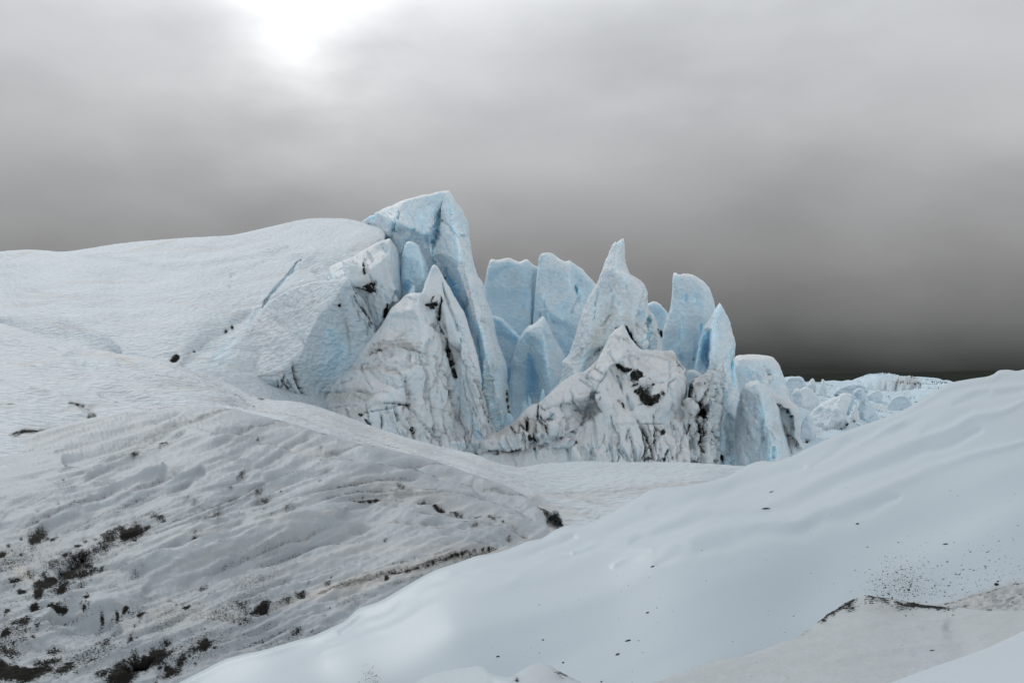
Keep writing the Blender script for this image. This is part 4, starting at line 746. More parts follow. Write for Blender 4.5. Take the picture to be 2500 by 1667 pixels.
tower('broad dome of pale ice with a flat top, largest tower at the far right',
      [(1780, 960, 0), (1785, 890, 0), (1794, 872, 0), (1800, 868, 0), (1807, 866, 0), (1837, 865, 0), (1852, 866, 0), (1868, 868, 0), (1880, 870, .2), (1888, 874, .5), (1896, 883, 1), (1903, 893, 1), (1909, 908, 1.2), (1915, 922, 1.5), (1920, 940, 1.8), (1927, 962, 2), (1935, 1010, 2.2), (1930, 1120, 2), (1790, 1120, 1)], 88,
      creases=[[(1820, 900, -1), (1870, 940, -1.4), (1890, 990, -1.5)]], blue=.42, thick=12, rnd=(14, 3), noise=SOFT,
      strokes=[('groove', [(1830, 905), (1850, 915), (1862, 935)], 7, .5), ('groove', [(1880, 930), (1900, 950), (1910, 975)], 7, .3)] + veins(17, [(1800, 890), (1880, 880), (1915, 960), (1830, 960)], 9, 60, 20, (20, 70), (2, 4), (.0, .1), .2, 1))
# blue blades in the gap between the great peak and the horn
tower('low blue blade leaning on the tallest tower, in front of the notched slab',
      [(1190, 800, 1), (1195, 775, .5), (1200, 768, 0), (1212, 771, 0), (1222, 775, 0), (1230, 779, 0), (1238, 788, 0), (1250, 800, 0), (1262, 812, 0), (1275, 825, .5), (1290, 860, 1), (1300, 1000, 1), (1290, 1080, 1), (1200, 1080, 1)], 80, blue=.85, thick=4, tint=(.4, 1.2),
      strokes=[('blue', [(1240, 900), (1260, 960)], 50, 1.1), ('blue', [(1230, 1000)], 60, 1.2)])
tower('pointed blue blade with a bright right flank, in the gap left of the horn',
      [(1245, 900, 2), (1262, 835, 1), (1269, 820, .5), (1280, 805, .3), (1290, 794, 0), (1298, 792, 0), (1306, 788, 0), (1314, 781, 0), (1321, 775, 0), (1327, 772, 0), (1334, 784, .2), (1342, 800, .5), (1353, 824, .8), (1364, 842, 1), (1375, 862, 1), (1381, 875, 1.2), (1388, 900, 1.2), (1400, 960, 1.2), (1400, 1080, 1), (1240, 1080, 1)], 76,
      creases=[[(1321, 775, 0), (1326, 805, -1.2), (1329, 836, -1.8), (1335, 880, -2.2), (1339, 915, -2.4), (1346, 945, -2.5), (1360, 990, -2.5)], [(1290, 850, .8), (1300, 930, 1.8), (1290, 1010, 2)]], blue=.75, thick=5,
      strokes=[('blue', [(1290, 860), (1300, 920), (1290, 980)], 42, 1.15), ('white', [(1345, 850), (1360, 920)], 16, .6)])
for q, (lab, pts, b) in enumerate([
    ('tiny spike of blue ice, left of two, deep in the gap behind the dirty massif', [(1262, 1030), (1266, 1010), (1272, 1000), (1276, 990), (1281, 972), (1285, 985), (1291, 995), (1300, 1010), (1305, 1060), (1262, 1060)], 71),
    ('slender spike of blue ice in the middle of the gap behind the dirty massif', [(1288, 1010), (1290, 985), (1289, 955), (1294, 972), (1299, 988), (1306, 998), (1310, 1040), (1285, 1040)], 71.4),
    ('short upright blue fin, rightmost in the gap behind the dirty massif', [(1314, 1000), (1318, 975), (1322, 955), (1326, 947), (1329, 955), (1332, 975), (1336, 1010), (1316, 1020)], 71.2),
    ('curled blue ice fin beside the dark slit at the foot of the tallest tower', [(1228, 1040), (1234, 1014), (1240, 1008), (1247, 1010), (1254, 1022), (1262, 1040), (1262, 1070), (1226, 1070)], 66.5)]):
    tower(lab, pts, b, blue=.9, thick=.8, rnd=(3, .3), step=2, edgeR=12, noise=[('fbm', .08, .6, .6, .6, 80 + q)], tint=None)

# the great peak
tower('tallest ice tower, its pointed top leaning right, with a blue slit down its face',
      [(860, 570, 22), (884, 541, 19), (900, 528, 14), (919, 518, 10), (940, 508, 7.5), (963, 498, 5), (985, 490, 3.4), (1008, 482, 1.8), (1030, 477, 1.4), (1052, 473, 1), (1070, 468, .6), (1086, 466, .3), (1098, 466, 0), (1106, 481, .2), (1112, 490, .4), (1119, 500, .6), (1127, 511, .9), (1133, 523, 1), (1139, 536, 1.1), (1142, 548, 1.2), (1146, 583, 1.4), (1151, 605, 1.5), (1155, 630, 1.6), (1162, 663, 1.8), (1171, 680, 2),
       (1181, 693, 2), (1184, 719, 2), (1193, 745, 2), (1202, 770, 2), (1207, 795, 1.8), (1211, 820, 1.6), (1219, 844, 1.4), (1228, 865, 1.2), (1236, 885, 1), (1238, 915, .8), (1240, 945, .5), (1246, 985, .2), (1252, 1010, 0), (1258, 1030, 0), (1265, 1120, -1), (1180, 1160, -6), (1100, 1000, 2), (960, 800, 8), (900, 700, 14)], 72,
      creases=[[(1098, 466, 0), (1103, 500, -.7), (1106, 529, -1.2), (1112, 555, -1.8), (1119, 583, -2.3), (1126, 641, -3.2), (1137, 685, -3.8), (1150, 730, -4.3), (1160, 770, -4.6), (1172, 805, -4.9), (1184, 850, -5.2), (1190, 900, -5.5), (1200, 980, -6), (1215, 1060, -6.5)],
               [(1079, 498, .3), (1075, 529, .7), (1070, 556, .8), (1061, 592, .9), (1055, 619, .6), (1080, 680, 1.4), (1100, 720, 1.6), (1130, 775, 1.8), (1150, 840, 1.8), (1165, 900, 1.5), (1180, 980, 0)],
               [(1090, 520, -.7), (1088, 570, -1.3), (1092, 620, -1.2), (1110, 680, -.8)], [(960, 540, 1.6), (1010, 560, .4), (1045, 570, 0)], [(946, 580, 9), (985, 605, 4.5), (1030, 600, 1.6), (1050, 625, 1.4)]],
      blue=.62, thick=9, rnd=(5, .8), step=2.5,
      strokes=[('crev', [(1081, 492), (1079, 505), (1076, 527), (1073, 548), (1068, 570), (1061, 592), (1055, 622)], 5.2, 2.6, {'wob': 2}), ('blue', [(1066, 505), (1062, 540), (1060, 580)], 14, .8), ('groove', [(1070, 505), (1063, 560)], 9, .3),
               ('blue', [(900, 525), (908, 535)], 8, .8), ('groove', [(912, 520), (902, 540)], 6, .4), ('blue', [(960, 600), (985, 590), (1000, 585)], 22, 1.0),
               ('blue', [(1085, 650), (1110, 710), (1135, 770), (1150, 820)], 24, 1.2), ('blue', [(1100, 640), (1118, 680)], 16, .6), ('crev', [(1060, 640), (1096, 702), (1130, 758), (1142, 795)], 4, 1.8, {'blue': 1.2}),
               ('white', [(1118, 540), (1135, 620), (1155, 690), (1175, 750), (1195, 830), (1212, 900)], 20, .5), ('groove', [(1128, 640), (1150, 715), (1168, 780)], 8, .3),
               ('crev', [(1169, 808), (1172, 840), (1174, 880), (1177, 920), (1181, 955)], 6.5, 5.0, {'wob': 2, 'blue': 1.2}), ('blue', [(1166, 820), (1168, 860)], 9, 1.1), ('blue', [(1210, 1030), (1225, 1060), (1215, 990)], 22, 1.0),
               ('groove', [(1188, 870), (1196, 930), (1205, 1000), (1212, 1060)], 4, .35), ('groove', [(1205, 890), (1215, 950), (1222, 1010)], 4, .3), ('crack', [(1239, 950), (1241, 985), (1245, 1005), (1253, 1014)], 3, 1.3, {'deep': .4})] + veins(9, [(1185, 840), (1230, 870), (1255, 1040), (1205, 1050)], 14, 80, 5, (60, 160), (1.5, 3), (.08, .25), .15, .8) + veins(10, [(960, 520), (1090, 480), (1140, 640), (1050, 600)], 12, 75, 14, (30, 110), (1.5, 3), (.02, .08), .1, 1))
tower('small blunt blue spire standing in front of the tallest tower',
      [(976, 680, .5), (980, 641, .3), (981, 619, 0), (987, 603, 0), (992, 591, 0), (1000, 589, 0), (1008, 590, 0), (1016, 595, 0), (1024, 602, .2), (1029, 612, .3), (1034, 625, .4), (1041, 637, .6), (1046, 655, .8), (1052, 690, 1), (1056, 760, 1), (975, 760, 1)], 69.5,
      creases=[[(1022, 602, .1), (1032, 640, -.7), (1037, 680, -1)]], blue=.85, thick=3, rnd=(6, .7), tint=(.4, 1.1),
      strokes=[('blue', [(1000, 680), (990, 710)], 26, 1.2), ('groove', [(1000, 620), (998, 690)], 5, .2)])
tower('tiny shard of pale ice in the cleft behind the striped pyramid', [(996, 716), (1002, 706), (1008, 694), (1013, 701), (1015, 712), (1012, 725), (1000, 728)], 66.8, blue=.6, thick=.6, rnd=(3, .3), step=2, edgeR=10, noise=[('fbm', .05, .5, .5, .5, 90)], tint=None)
# block at the end of the snow slope
tower('white block with sheer right cliff and black dirt, above the big snow shoulder',
      [(800, 652, 8), (835, 637, 7), (860, 628, 5.6), (887, 612, 4), (903, 602, 3), (919, 594, 2), (935, 586, .8), (952, 581, 0), (957, 588, .1), (963, 597, .4), (969, 608, .7), (973, 620, 1), (976, 640, 1.2), (977, 665, 1.3), (980, 690, 1.3), (981, 710, 1.2), (978, 735, 1.1), (965, 752, 1), (950, 780, .8), (938, 800, .6), (925, 860, .5), (860, 860, 0), (800, 760, 0)], 68.5,
      creases=[[(952, 581, 0), (951, 600, -.5), (950, 620, -.8), (954, 650, -1.2), (962, 690, -1.7), (968, 710, -1.9), (968, 735, -1.9)], [(846, 640, -.5), (882, 649, -1), (905, 660, -1.6), (930, 700, -2), (940, 760, -2.2)], [(820, 690, -1.2), (846, 682, -1.6), (880, 672, -1.6), (905, 686, -2.2), (915, 720, -2.4), (930, 790, -2.6)]], mat=M_block,
      blue=.35, thick=6, rnd=(4.5, .8), step=2.5, noise=[('fbm', .3, 2, 2, 2.5, 91), ('fbm', .12, .6, .6, .7, 92), ('scallop', .05, .5, .5, .4, 93)],
      strokes=[('dirt', [(884, 648), (891, 646)], 6, 1.35), ('dirt', [(888, 655), (891, 672)], 6, .9), ('crack', [(886, 650), (898, 662), (908, 682), (915, 705), (923, 735), (929, 765), (931, 790)], 3.2, 1.0, {'deep': .35}), ('dirt', [(893, 700), (903, 708), (912, 712)], 8, 1.25), ('dirt', [(886, 702), (915, 690), (910, 715)], 7, .85), ('crack', [(862, 701), (880, 704), (895, 712)], 3, 1.1),
               ('crack', [(905, 716), (912, 745), (920, 770)], 2.5, .7), ('dirt', [(905, 695), (918, 715)], 10, .5), ('crack', [(948, 636), (953, 655), (957, 668)], 2, .45), ('warm', [(800, 640), (880, 620), (930, 630)], 14, .35), ('warm', [(900, 700)], 24, .8), ('dirt', [(950, 740), (942, 760), (937, 778)], 6, 1.0), ('dirt', [(955, 750), (948, 770)], 9, .55), ('blue', [(970, 650), (974, 720)], 10, .8), ('blue', [(912, 670), (922, 700)], 12, .5)] + veins(11, [(850, 690), (900, 650), (960, 700), (935, 790), (900, 760)], 22, 68, 9, (25, 80), (1.2, 2.4), (.25, .7), .18, .45))
tower('big snow shoulder with a scalloped blue flank, left of the striped white pyramid',
      [(560, 860, .5), (610, 792, 4), (641, 752, 6.5), (662, 735, 6.2), (690, 714, 5.4), (722, 700, 4.4), (757, 689, 3.4), (790, 684, 2.5), (825, 681, 1), (846, 681, 0), (856, 688, .1), (863, 700, .2), (878, 719, .4), (892, 740, .6), (905, 770, .8), (914, 790, 1), (920, 815, 1), (925, 850, 1.2), (900, 920, 1.2), (860, 980, 1), (800, 1030, 0), (700, 1030, -1), (560, 1000, -2), (480, 930, -2)], 63.5,
      creases=[[(846, 681, 0), (836, 700, -.7), (822, 725, -1.2), (800, 748, -1.6), (779, 769, -2), (765, 795, -2.4), (753, 818, -2.7), (740, 850, -3.1), (730, 878, -3.5), (712, 894, -3.8), (690, 905, -3.9), (676, 930, -4)], [(541, 921, -3.4), (600, 920, -3.8), (668, 925, -4)], [(846, 720, 0), (850, 800, .2), (830, 880, .2), (790, 950, -.3), (760, 990, -.8)], [(712, 894, -3.8), (725, 930, -3.0), (745, 970, -2.4), (753, 985, -2.2)]],
      blue=.45, thick=7, rnd=(4.5, 1), step=2.5, mat=M_slope, tint=(.3, .8),
      strokes=[('white', [(600, 850), (660, 800), (720, 760), (780, 730)], 75, .8), ('blue', [(800, 800), (830, 860), (780, 920)], 55, 1.0), ('blue', [(770, 930), (790, 880)], 40, .5), ('crack', [(822, 718), (832, 738), (838, 758), (848, 800), (855, 860)], 2, .45), ('dirt', [(829, 745)], 4.5, 1.2), ('crack', [(858, 690), (870, 712), (884, 742), (900, 772), (912, 795)], 4, .9, {'deep': .4}),
               ('crack', [(556, 921), (600, 919), (640, 916), (668, 918), (690, 903), (712, 890)], 2.5, .55, {'deep': .2}), ('crack', [(714, 885), (718, 905), (722, 925), (735, 950), (750, 975), (754, 988)], 4.5, 1.0, {'deep': .5, 'taper': .3}), ('crack', [(676, 925), (680, 950), (692, 978)], 2.5, .8, {'deep': .3}), ('crack', [(684, 925), (700, 950), (712, 975)], 2.5, .6, {'deep': .3}), ('crack', [(700, 925), (722, 960), (732, 985)], 2, .45, {'deep': .25}),
               ('warm', [(560, 935), (650, 945)], 26, .6), ('white', [(600, 940), (660, 960)], 40, .6), ('warm', [(680, 900), (700, 960)], 22, .5), ('crack', [(520, 915), (530, 905), (556, 921)], 2, .4)] + veins(12, [(840, 700), (870, 710), (915, 790), (880, 800)], 8, 68, 8, (25, 70), (1.2, 2.2), (.2, .5), .12, .6) + veins(13, [(660, 925), (705, 900), (745, 985), (690, 980)], 14, 66, 6, (30, 70), (1.5, 2.6), (.3, .7), .25, .4),
      noise=[('fbm', .15, 3, 3, 2, 94), ('scallop', .08, .6, .7, .45, 95), ('fbm', .06, .35, .4, .3, 96)])
# the striped pyramid and its taller dirty back
tower('striped white pyramid with dirt-streaked right side and black arch of grit near its top',
      [(740, 1000, 2.6), (764, 981, 2.6), (791, 953, 2.6), (815, 926, 2.6), (839, 909, 2.6), (863, 887, 2.6), (874, 866, 2.6), (893, 837, 2.6), (911, 818, 2.6), (933, 791, 2.6), (944, 772, 2.6), (954, 754, 2.6), (966, 744, 2.6), (977, 735, 2.6), (985, 726, 2.6), (992, 719, 1.5), (1005, 715, 1), (1019, 714, 0), (1028, 716, 0), (1032, 712, .8), (1037, 695, 1.6), (1045, 672, 2), (1051, 658, 2), (1056, 648, 2), (1062, 645, 2), (1070, 653, 2.2), (1078, 668, 2.5), (1088, 686, 2.5), (1097, 701, 2.6), (1108, 722, 2.6), (1120, 742, 2.7),
       (1133, 762, 2.8), (1139, 780, 2.8), (1144, 800, 2.8), (1156, 836, 2.6), (1166, 869, 2.4), (1174, 910, 2.2), (1179, 946, 2), (1188, 985, 1.6), (1195, 1011, 1.3), (1203, 1035, 1), (1212, 1054, .8), (1215, 1130, -1), (1000, 1160, -5), (740, 1060, -4)], 61.5,
      creases=[[(1028, 716, 0), (1022, 735, -.5), (1010, 755, -.9), (1026, 783, -1.3), (1046, 800, -1.4), (1044, 829, -2), (1031, 855, -2.5), (1022, 874, -2.8), (1019, 898, -3.1), (992, 914, -3.5), (981, 936, -3.9), (970, 962, -4.2), (973, 979, -4.3), (922, 984, -4.8), (901, 1016, -5), (890, 1030, -5.2), (880, 1060, -5.4)],
               [(1035, 730, .7), (1060, 780, .4), (1075, 830, .2), (1080, 900, -.6), (1080, 980, -1.6), (1080, 1080, -2.4)], [(1078, 668, 1.3), (1110, 760, .6), (1135, 840, 0), (1150, 900, -.6), (1168, 990, -1.2), (1185, 1080, -1.6)], [(1100, 870, .9), (1110, 940, .4), (1125, 1060, -.4)]],
      mat=M_dirty, blue=.36, thick=7, rnd=(4.5, .9), step=2.4, tint=(.2, .75),
      noise=[('fbm', .3, 2.2, 2.2, 3.2, 97), ('ridged', .08, .6, .6, 3.8, 98, None, .2), ('fbm', .06, .5, .5, .8, 99), ('scallop', .05, .4, .4, .35, 100)],
      strokes=[('white', [(960, 800), (900, 880), (850, 950)], 60, .7),
               ('crack', [(918, 862), (945, 855), (975, 853), (1005, 853), (1024, 861), (1027, 880)], 2.6, .5, {'deep': .3}), ('crack', [(895, 872), (920, 862), (930, 855)], 4, .5), ('dirt', [(928, 858)], 4, .9, {'asp': 2}), ('crack', [(905, 885), (935, 872), (960, 868)], 2, .35, {'deep': .2}), ('bump', [(930, 845), (980, 838), (1030, 845)], 9, .15), ('bump', [(950, 862), (1000, 858), (1024, 866)], 6, .25), ('crack', [(905, 843), (950, 838), (1000, 832)], 2.5, .28, {'deep': .15}), ('crack', [(920, 848), (980, 845), (1030, 838)], 2.5, .25),
               ('warm', [(900, 860), (960, 850), (1030, 840)], 20, .8), ('crack', [(850, 910), (890, 905), (940, 897), (970, 905), (982, 920), (986, 930)], 2.4, .42, {'deep': .25}), ('warm', [(850, 900), (930, 900), (980, 915)], 13, .7), ('bump', [(870, 912), (930, 908), (980, 930)], 10, .2),
               ('crack', [(780, 965), (850, 950), (910, 960), (950, 960)], 2.5, .22), ('warm', [(780, 970), (860, 970), (920, 965)], 24, .8), ('warm', [(760, 1000), (850, 1010), (900, 1000)], 25, .6), ('crack', [(795, 996), (840, 990), (870, 990)], 2, .45), ('crack', [(880, 1018), (900, 1000), (922, 985), (970, 984), (1010, 993), (1060, 996), (1100, 1005)], 2.3, .62, {'deep': .25}), ('dirt', [(882, 1014), (890, 1012)], 4, 1.15, {'asp': 1.4}), ('dirt', [(892, 1025), (905, 1040)], 7, .75),
               ('crack', [(990, 918), (994, 940), (996, 965), (1000, 990), (996, 1020), (1005, 1045), (1010, 1070)], 4, .85, {'deep': .4, 'taper': .4}), ('dirt', [(998, 989)], 8, 1.05), ('dirt', [(1004, 1040), (1008, 1065)], 7, .85), ('crack', [(925, 1000), (930, 1015), (933, 1035), (930, 1048)], 2.5, .75, {'deep': .3}), ('crack', [(925, 1006), (960, 1008), (985, 1020)], 2, .5), ('crack', [(1025, 870), (1035, 890), (1045, 920), (1040, 960), (1050, 1000), (1060, 1040), (1066, 1080)], 2.5, .5, {'deep': .25}),
               ('crack', [(1022, 1045), (1060, 1048), (1100, 1062)], 2, .45), ('crack', [(1055, 995), (1062, 1030)], 2.5, .5),
               # arch of grit and the streaks that run down from it
               ('bump', [(1068, 741)], 14, .8), ('dirt', [(1053, 739), (1058, 729), (1067, 726), (1075, 730), (1077, 740)], 2.8, 1.3, {'taper': .1, 'wob': 1}), ('dirt', [(1038, 742), (1048, 745), (1058, 748), (1070, 748)], 4.5, 1.4, {'wob': 2}), ('dirt', [(1048, 750), (1062, 756)], 5, .9), ('crack', [(1076, 738), (1073, 760), (1071, 785), (1076, 805), (1088, 825), (1092, 848), (1098, 875), (1105, 900), (1112, 920)], 3.4, 1.05, {'deep': .4, 'taper': .2}),
               ('dirt', [(1066, 750), (1068, 780), (1066, 815)], 5, .6), ('dirt', [(1084, 765), (1090, 810)], 4, .5), ('crack', [(1083, 850), (1080, 870)], 2, .5), ('dirt', [(1108, 910), (1113, 925)], 6, .85), ('crack', [(1090, 920), (1098, 945), (1104, 965), (1112, 1000), (1120, 1030)], 2.8, .75, {'deep': .3}), ('dirt', [(1101, 955)], 6, .7), ('warm', [(1080, 780), (1098, 850), (1110, 920)], 14, .8), ('crack', [(1062, 815), (1068, 830)], 2.5, .4),
               ('groove', [(1078, 690), (1100, 750), (1120, 810), (1145, 870), (1165, 930)], 4, .35), ('groove', [(1095, 720), (1125, 790), (1150, 850), (1175, 940), (1200, 1030)], 3.5, .3), ('crack', [(1150, 900), (1168, 940), (1180, 985), (1192, 1020), (1205, 1050)], 2.6, .6, {'deep': .3}), ('warm', [(1165, 930), (1185, 990)], 8, .7),
               ('blue', [(1110, 900), (1130, 980), (1170, 1060)], 30, .7), ('blue', [(1165, 1050), (1170, 1080)], 14, 1.1), ('blue', [(1048, 690), (1070, 720)], 14, .5), ('blue', [(1110, 770), (1150, 880)], 14, .5), ('warm', [(960, 1040), (1040, 1060)], 40, .35)] + veins(1, [(1035, 800), (1060, 690), (1090, 700), (1205, 1060), (900, 1060), (925, 990), (980, 975), (1000, 920)], 60, 80, 7, (40, 150), (1.2, 2.4), (.2, .6), .15, .5) + veins(2, [(780, 960), (940, 840), (1030, 850), (970, 960), (900, 1010)], 14, -8, 8, (30, 110), (1.5, 2.5), (.12, .3), .1, .5))
# the horn
tower('tall white horn with a hooked tip and two small blades on its right side',
      [(1340, 965, 1), (1368, 932, .6), (1374, 900, .5), (1370, 884, .5), (1378, 876, .4), (1388, 866, .3), (1396, 845, .2), (1406, 816, .1), (1412, 795, 0), (1418, 774, 0), (1427, 750, 0), (1436, 727, 0), (1447, 710, 0), (1457, 694, 0), (1463, 680, 0), (1468, 667, 0), (1473, 652, 0), (1477, 640, 0), (1482, 630, 0), (1486, 620, 0), (1489, 611, 0), (1493, 602, 0), (1498, 594, 0), (1502, 590, 0), (1506, 594, .2), (1512, 588, .2), (1521, 582, .3), (1523, 590, .4), (1524, 600, .5), (1526, 612, .6), (1527, 630, .8), (1530, 648, 1), (1537, 667, 1), (1548, 674, .8),
       (1561, 682, .6), (1569, 690, .5), (1575, 699, .5), (1580, 714, .7), (1581, 733, .8), (1583, 755, .9), (1588, 762, 1), (1593, 764, 1), (1599, 776, 1), (1605, 792, 1), (1609, 805, 1), (1612, 822, 1), (1617, 850, 1), (1622, 880, 1), (1620, 960, 1), (1500, 1000, 0)], 70,
      creases=[[(1502, 590, 0), (1506, 620, -.5), (1503, 645, -.9), (1500, 662, -1.2), (1520, 672, -1.5), (1545, 685, -1.7), (1565, 700, -1.8), (1566, 720, -2), (1558, 745, -2.2), (1548, 775, -2.5), (1550, 800, -2.6), (1560, 830, -2.8)], [(1516, 600, .3), (1518, 640, .3), (1528, 664, .2)], [(1440, 780, -1.2), (1430, 850, -2), (1410, 920, -2.4)], [(1572, 770, -.6), (1580, 800, -.9), (1584, 850, -1)], [(1594, 768, .1), (1592, 800, -.6), (1594, 850, -.9)]],
      blue=.34, warm=.12, thick=6, rnd=(4.5, .9), step=2.4, tint=(.3, 1.0),
      strokes=[('blue', [(1565, 740), (1570, 790)], 12, .9), ('groove', [(1572, 715), (1566, 740), (1562, 770), (1556, 800)], 3.5, .35), ('groove', [(1580, 720), (1575, 760)], 3, .3), ('crev', [(1582, 822), (1574, 832), (1566, 842)], 2.2, .7, {'blue': 1.1}), ('blue', [(1460, 650), (1480, 720)], 16, .35), ('crev', [(1586, 770), (1587, 800), (1589, 850)], 3, .9, {'blue': .7}), ('crack', [(1606, 800), (1612, 815), (1618, 826)], 3, 1.1),
               ('warm', [(1500, 730), (1480, 790), (1440, 860)], 30, .8), ('crack', [(1512, 735), (1508, 745)], 2.5, .3), ('crack', [(1488, 815), (1500, 803), (1515, 798)], 4, .75), ('crack', [(1524, 795), (1538, 815), (1545, 835), (1556, 848), (1568, 856)], 4.5, 1.0, {'deep': .4}), ('crack', [(1440, 880), (1455, 865), (1470, 852), (1476, 838)], 5, .5), ('warm', [(1450, 870), (1470, 845)], 14, 1), ('warm', [(1530, 760), (1545, 820)], 14, .7)] + veins(15, [(1550, 700), (1575, 710), (1610, 840), (1550, 830)], 12, 85, 6, (30, 90), (1.3, 2.4), (.1, .3), .15, .8) + veins(16, [(1380, 930), (1470, 760), (1530, 740), (1500, 800)], 10, 125, 10, (30, 90), (1.2, 2), (.1, .25), .08, .6))
# right spires
tower('sharp white spire split from the tall curved slab by a deep blue cleft',
      [(1680, 1000, 2), (1690, 915, 1.6), (1698, 881, 1.2), (1705, 850, 1), (1708, 832, .8), (1713, 815, .6), (1720, 798, .5), (1727, 787, .4), (1733, 776, .2), (1741, 762, 0), (1748, 750, 0), (1753, 744, 0), (1757, 738, 0), (1762, 747, .2), (1769, 757, .4), (1776, 772, .6), (1782, 786, .8), (1785, 800, 1), (1788, 813, 1), (1793, 826, 1), (1796, 838, 1), (1794, 853, 1), (1793, 867, 1), (1794, 885, 1.2), (1796, 905, 1.4), (1800, 930, 1.6), (1805, 960, 1.6), (1815, 1010, 1.6), (1822, 1060, 1.5), (1828, 1160, 1), (1660, 1180, 0)], 72,
      creases=[[(1757, 738, 0), (1745, 775, -.7), (1740, 805, -1.2), (1738, 840, -1.6), (1736, 880, -1.8), (1732, 905, -1.8)], [(1722, 812, 1.4), (1720, 860, 2), (1722, 905, 1.8)], [(1790, 825, .2), (1782, 850, -.6), (1776, 880, -1), (1774, 920, -1.4), (1770, 1000, -2), (1765, 1100, -2.5)], [(1792, 872, 2.2), (1786, 905, 2.4), (1790, 940, 2)], [(1700, 960, -.5), (1740, 980, -1.5)]],
      blue=.52, thick=6, rnd=(6, .8), step=2.4, tint=(.3, 1.0),
      strokes=[('crev', [(1731, 808), (1727, 835), (1724, 865), (1726, 905)], 6, 2.6, {'wob': 2, 'blue': 1.1}), ('blue', [(1786, 850), (1780, 880), (1780, 905)], 8, 1), ('crev', [(1790, 850), (1784, 880), (1782, 905)], 4.5, 1.2, {'blue': .8}), ('blue', [(1690, 905), (1705, 910)], 20, .8),
               ('groove', [(1762, 940), (1775, 990), (1790, 1040), (1808, 1080), (1815, 1130)], 5, .4), ('crack', [(1776, 995), (1790, 1040), (1806, 1075), (1814, 1100), (1816, 1135)], 2.5, .45), ('crack', [(1757, 1098), (1762, 1115), (1770, 1136)], 5, 1.2, {'deep': .5}), ('blue', [(1762, 1050), (1765, 1090)], 8, .7), ('warm', [(1785, 1060), (1800, 1110)], 20, .5)] + veins(8, [(1765, 930), (1790, 930), (1818, 1130), (1765, 1130)], 14, 80, 6, (50, 140), (1.5, 3), (.1, .35), .2, .8))
tower('small round lump of blue ice below the blue cleft of the sharp spire', [(1668, 950, 0), (1672, 912, 0), (1680, 904, 0), (1690, 902, 0), (1702, 905, 0), (1712, 912, 0), (1720, 922, .2), (1725, 950, .5), (1715, 1000, 0), (1670, 1000, 0)], 69, blue=.7, thick=2, rnd=(8, .8), step=2.5, edgeR=25, noise=SOFT)
tower('long pale pillar with a rounded head, in front of the broad dome at the right',
      [(1795, 1010, 1), (1799, 985, .8), (1804, 970, .6), (1808, 955, .4), (1816, 941, 0), (1826, 933, 0), (1836, 929, 0), (1846, 929, 0), (1856, 931, 0), (1866, 937, 0), (1875, 948, .2), (1880, 960, .3), (1890, 972, .4), (1898, 985, .5), (1905, 1000, .5), (1912, 1040, .8), (1925, 1080, 1), (1935, 1130, 1), (1935, 1180, 1), (1800, 1190, 0), (1790, 1080, .5)], 66,
      creases=[[(1846, 935, -.8), (1858, 970, -1.5), (1866, 1010, -2), (1880, 1060, -2.4), (1890, 1130, -2.6)], [(1820, 990, -.3), (1830, 1060, -.8)]], blue=.55, thick=6, rnd=(12, 1.8), noise=SOFT, tint=(.3, 1.0),
      strokes=[('groove', [(1808, 970), (1806, 990)], 4, .4), ('crack', [(1822, 1060), (1828, 1052)], 3, .5), ('crack', [(1852, 928), (1864, 935)], 2.5, .35), ('crev', [(1891, 1090), (1890, 1120)], 6, .9, {'blue': .9}), ('groove', [(1806, 980), (1800, 1020)], 8, .4)] + veins(14, [(1820, 960), (1870, 950), (1900, 1120), (1810, 1120)], 12, 82, 9, (30, 120), (1.5, 3), (.05, .2), .1, .9))
tower('curved arch of pale ice with a dark crack beneath it, beside the long pillar',
      [(1872, 975, .5), (1880, 962, 0), (1890, 960, 0), (1902, 965, 0), (1914, 970, 0), (1926, 977, 0), (1937, 984, 0), (1946, 992, .2), (1952, 1003, .3), (1955, 1015, .4), (1955, 1040, .5), (1953, 1070, .6), (1960, 1085, .6), (1968, 1098, .6), (1966, 1150, .5), (1870, 1160, 0), (1880, 1060, 0)], 68,
      creases=[[(1890, 985, -.8), (1925, 1000, -1), (1938, 1020, -1), (1940, 1060, -.9), (1950, 1090, -.8)], [(1893, 995, .1), (1918, 1006, .2), (1930, 1030, .2), (1930, 1060, .1), (1942, 1095, 0)]], mat=M_dirty, blue=.5, warm=.1, thick=4, rnd=(6, .8), step=2.4, noise=SOFT,
      strokes=[('crack', [(1890, 984), (1908, 992), (1922, 1002), (1932, 1018), (1935, 1038), (1942, 1058), (1946, 1078), (1948, 1095)], 4, 1.0, {'deep': .12, 'taper': .2}), ('crack', [(1903, 1018), (1910, 1035), (1922, 1055), (1935, 1072), (1945, 1085), (1958, 1094)], 4, .8, {'deep': .15}), ('crack', [(1910, 1040), (1925, 1065), (1932, 1090), (1935, 1112)], 3.2, .85, {'deep': .15}), ('warm', [(1905, 1025), (1930, 1075), (1955, 1095)], 8, 1.1), ('groove', [(1905, 1050), (1915, 1090)], 5, .4)])
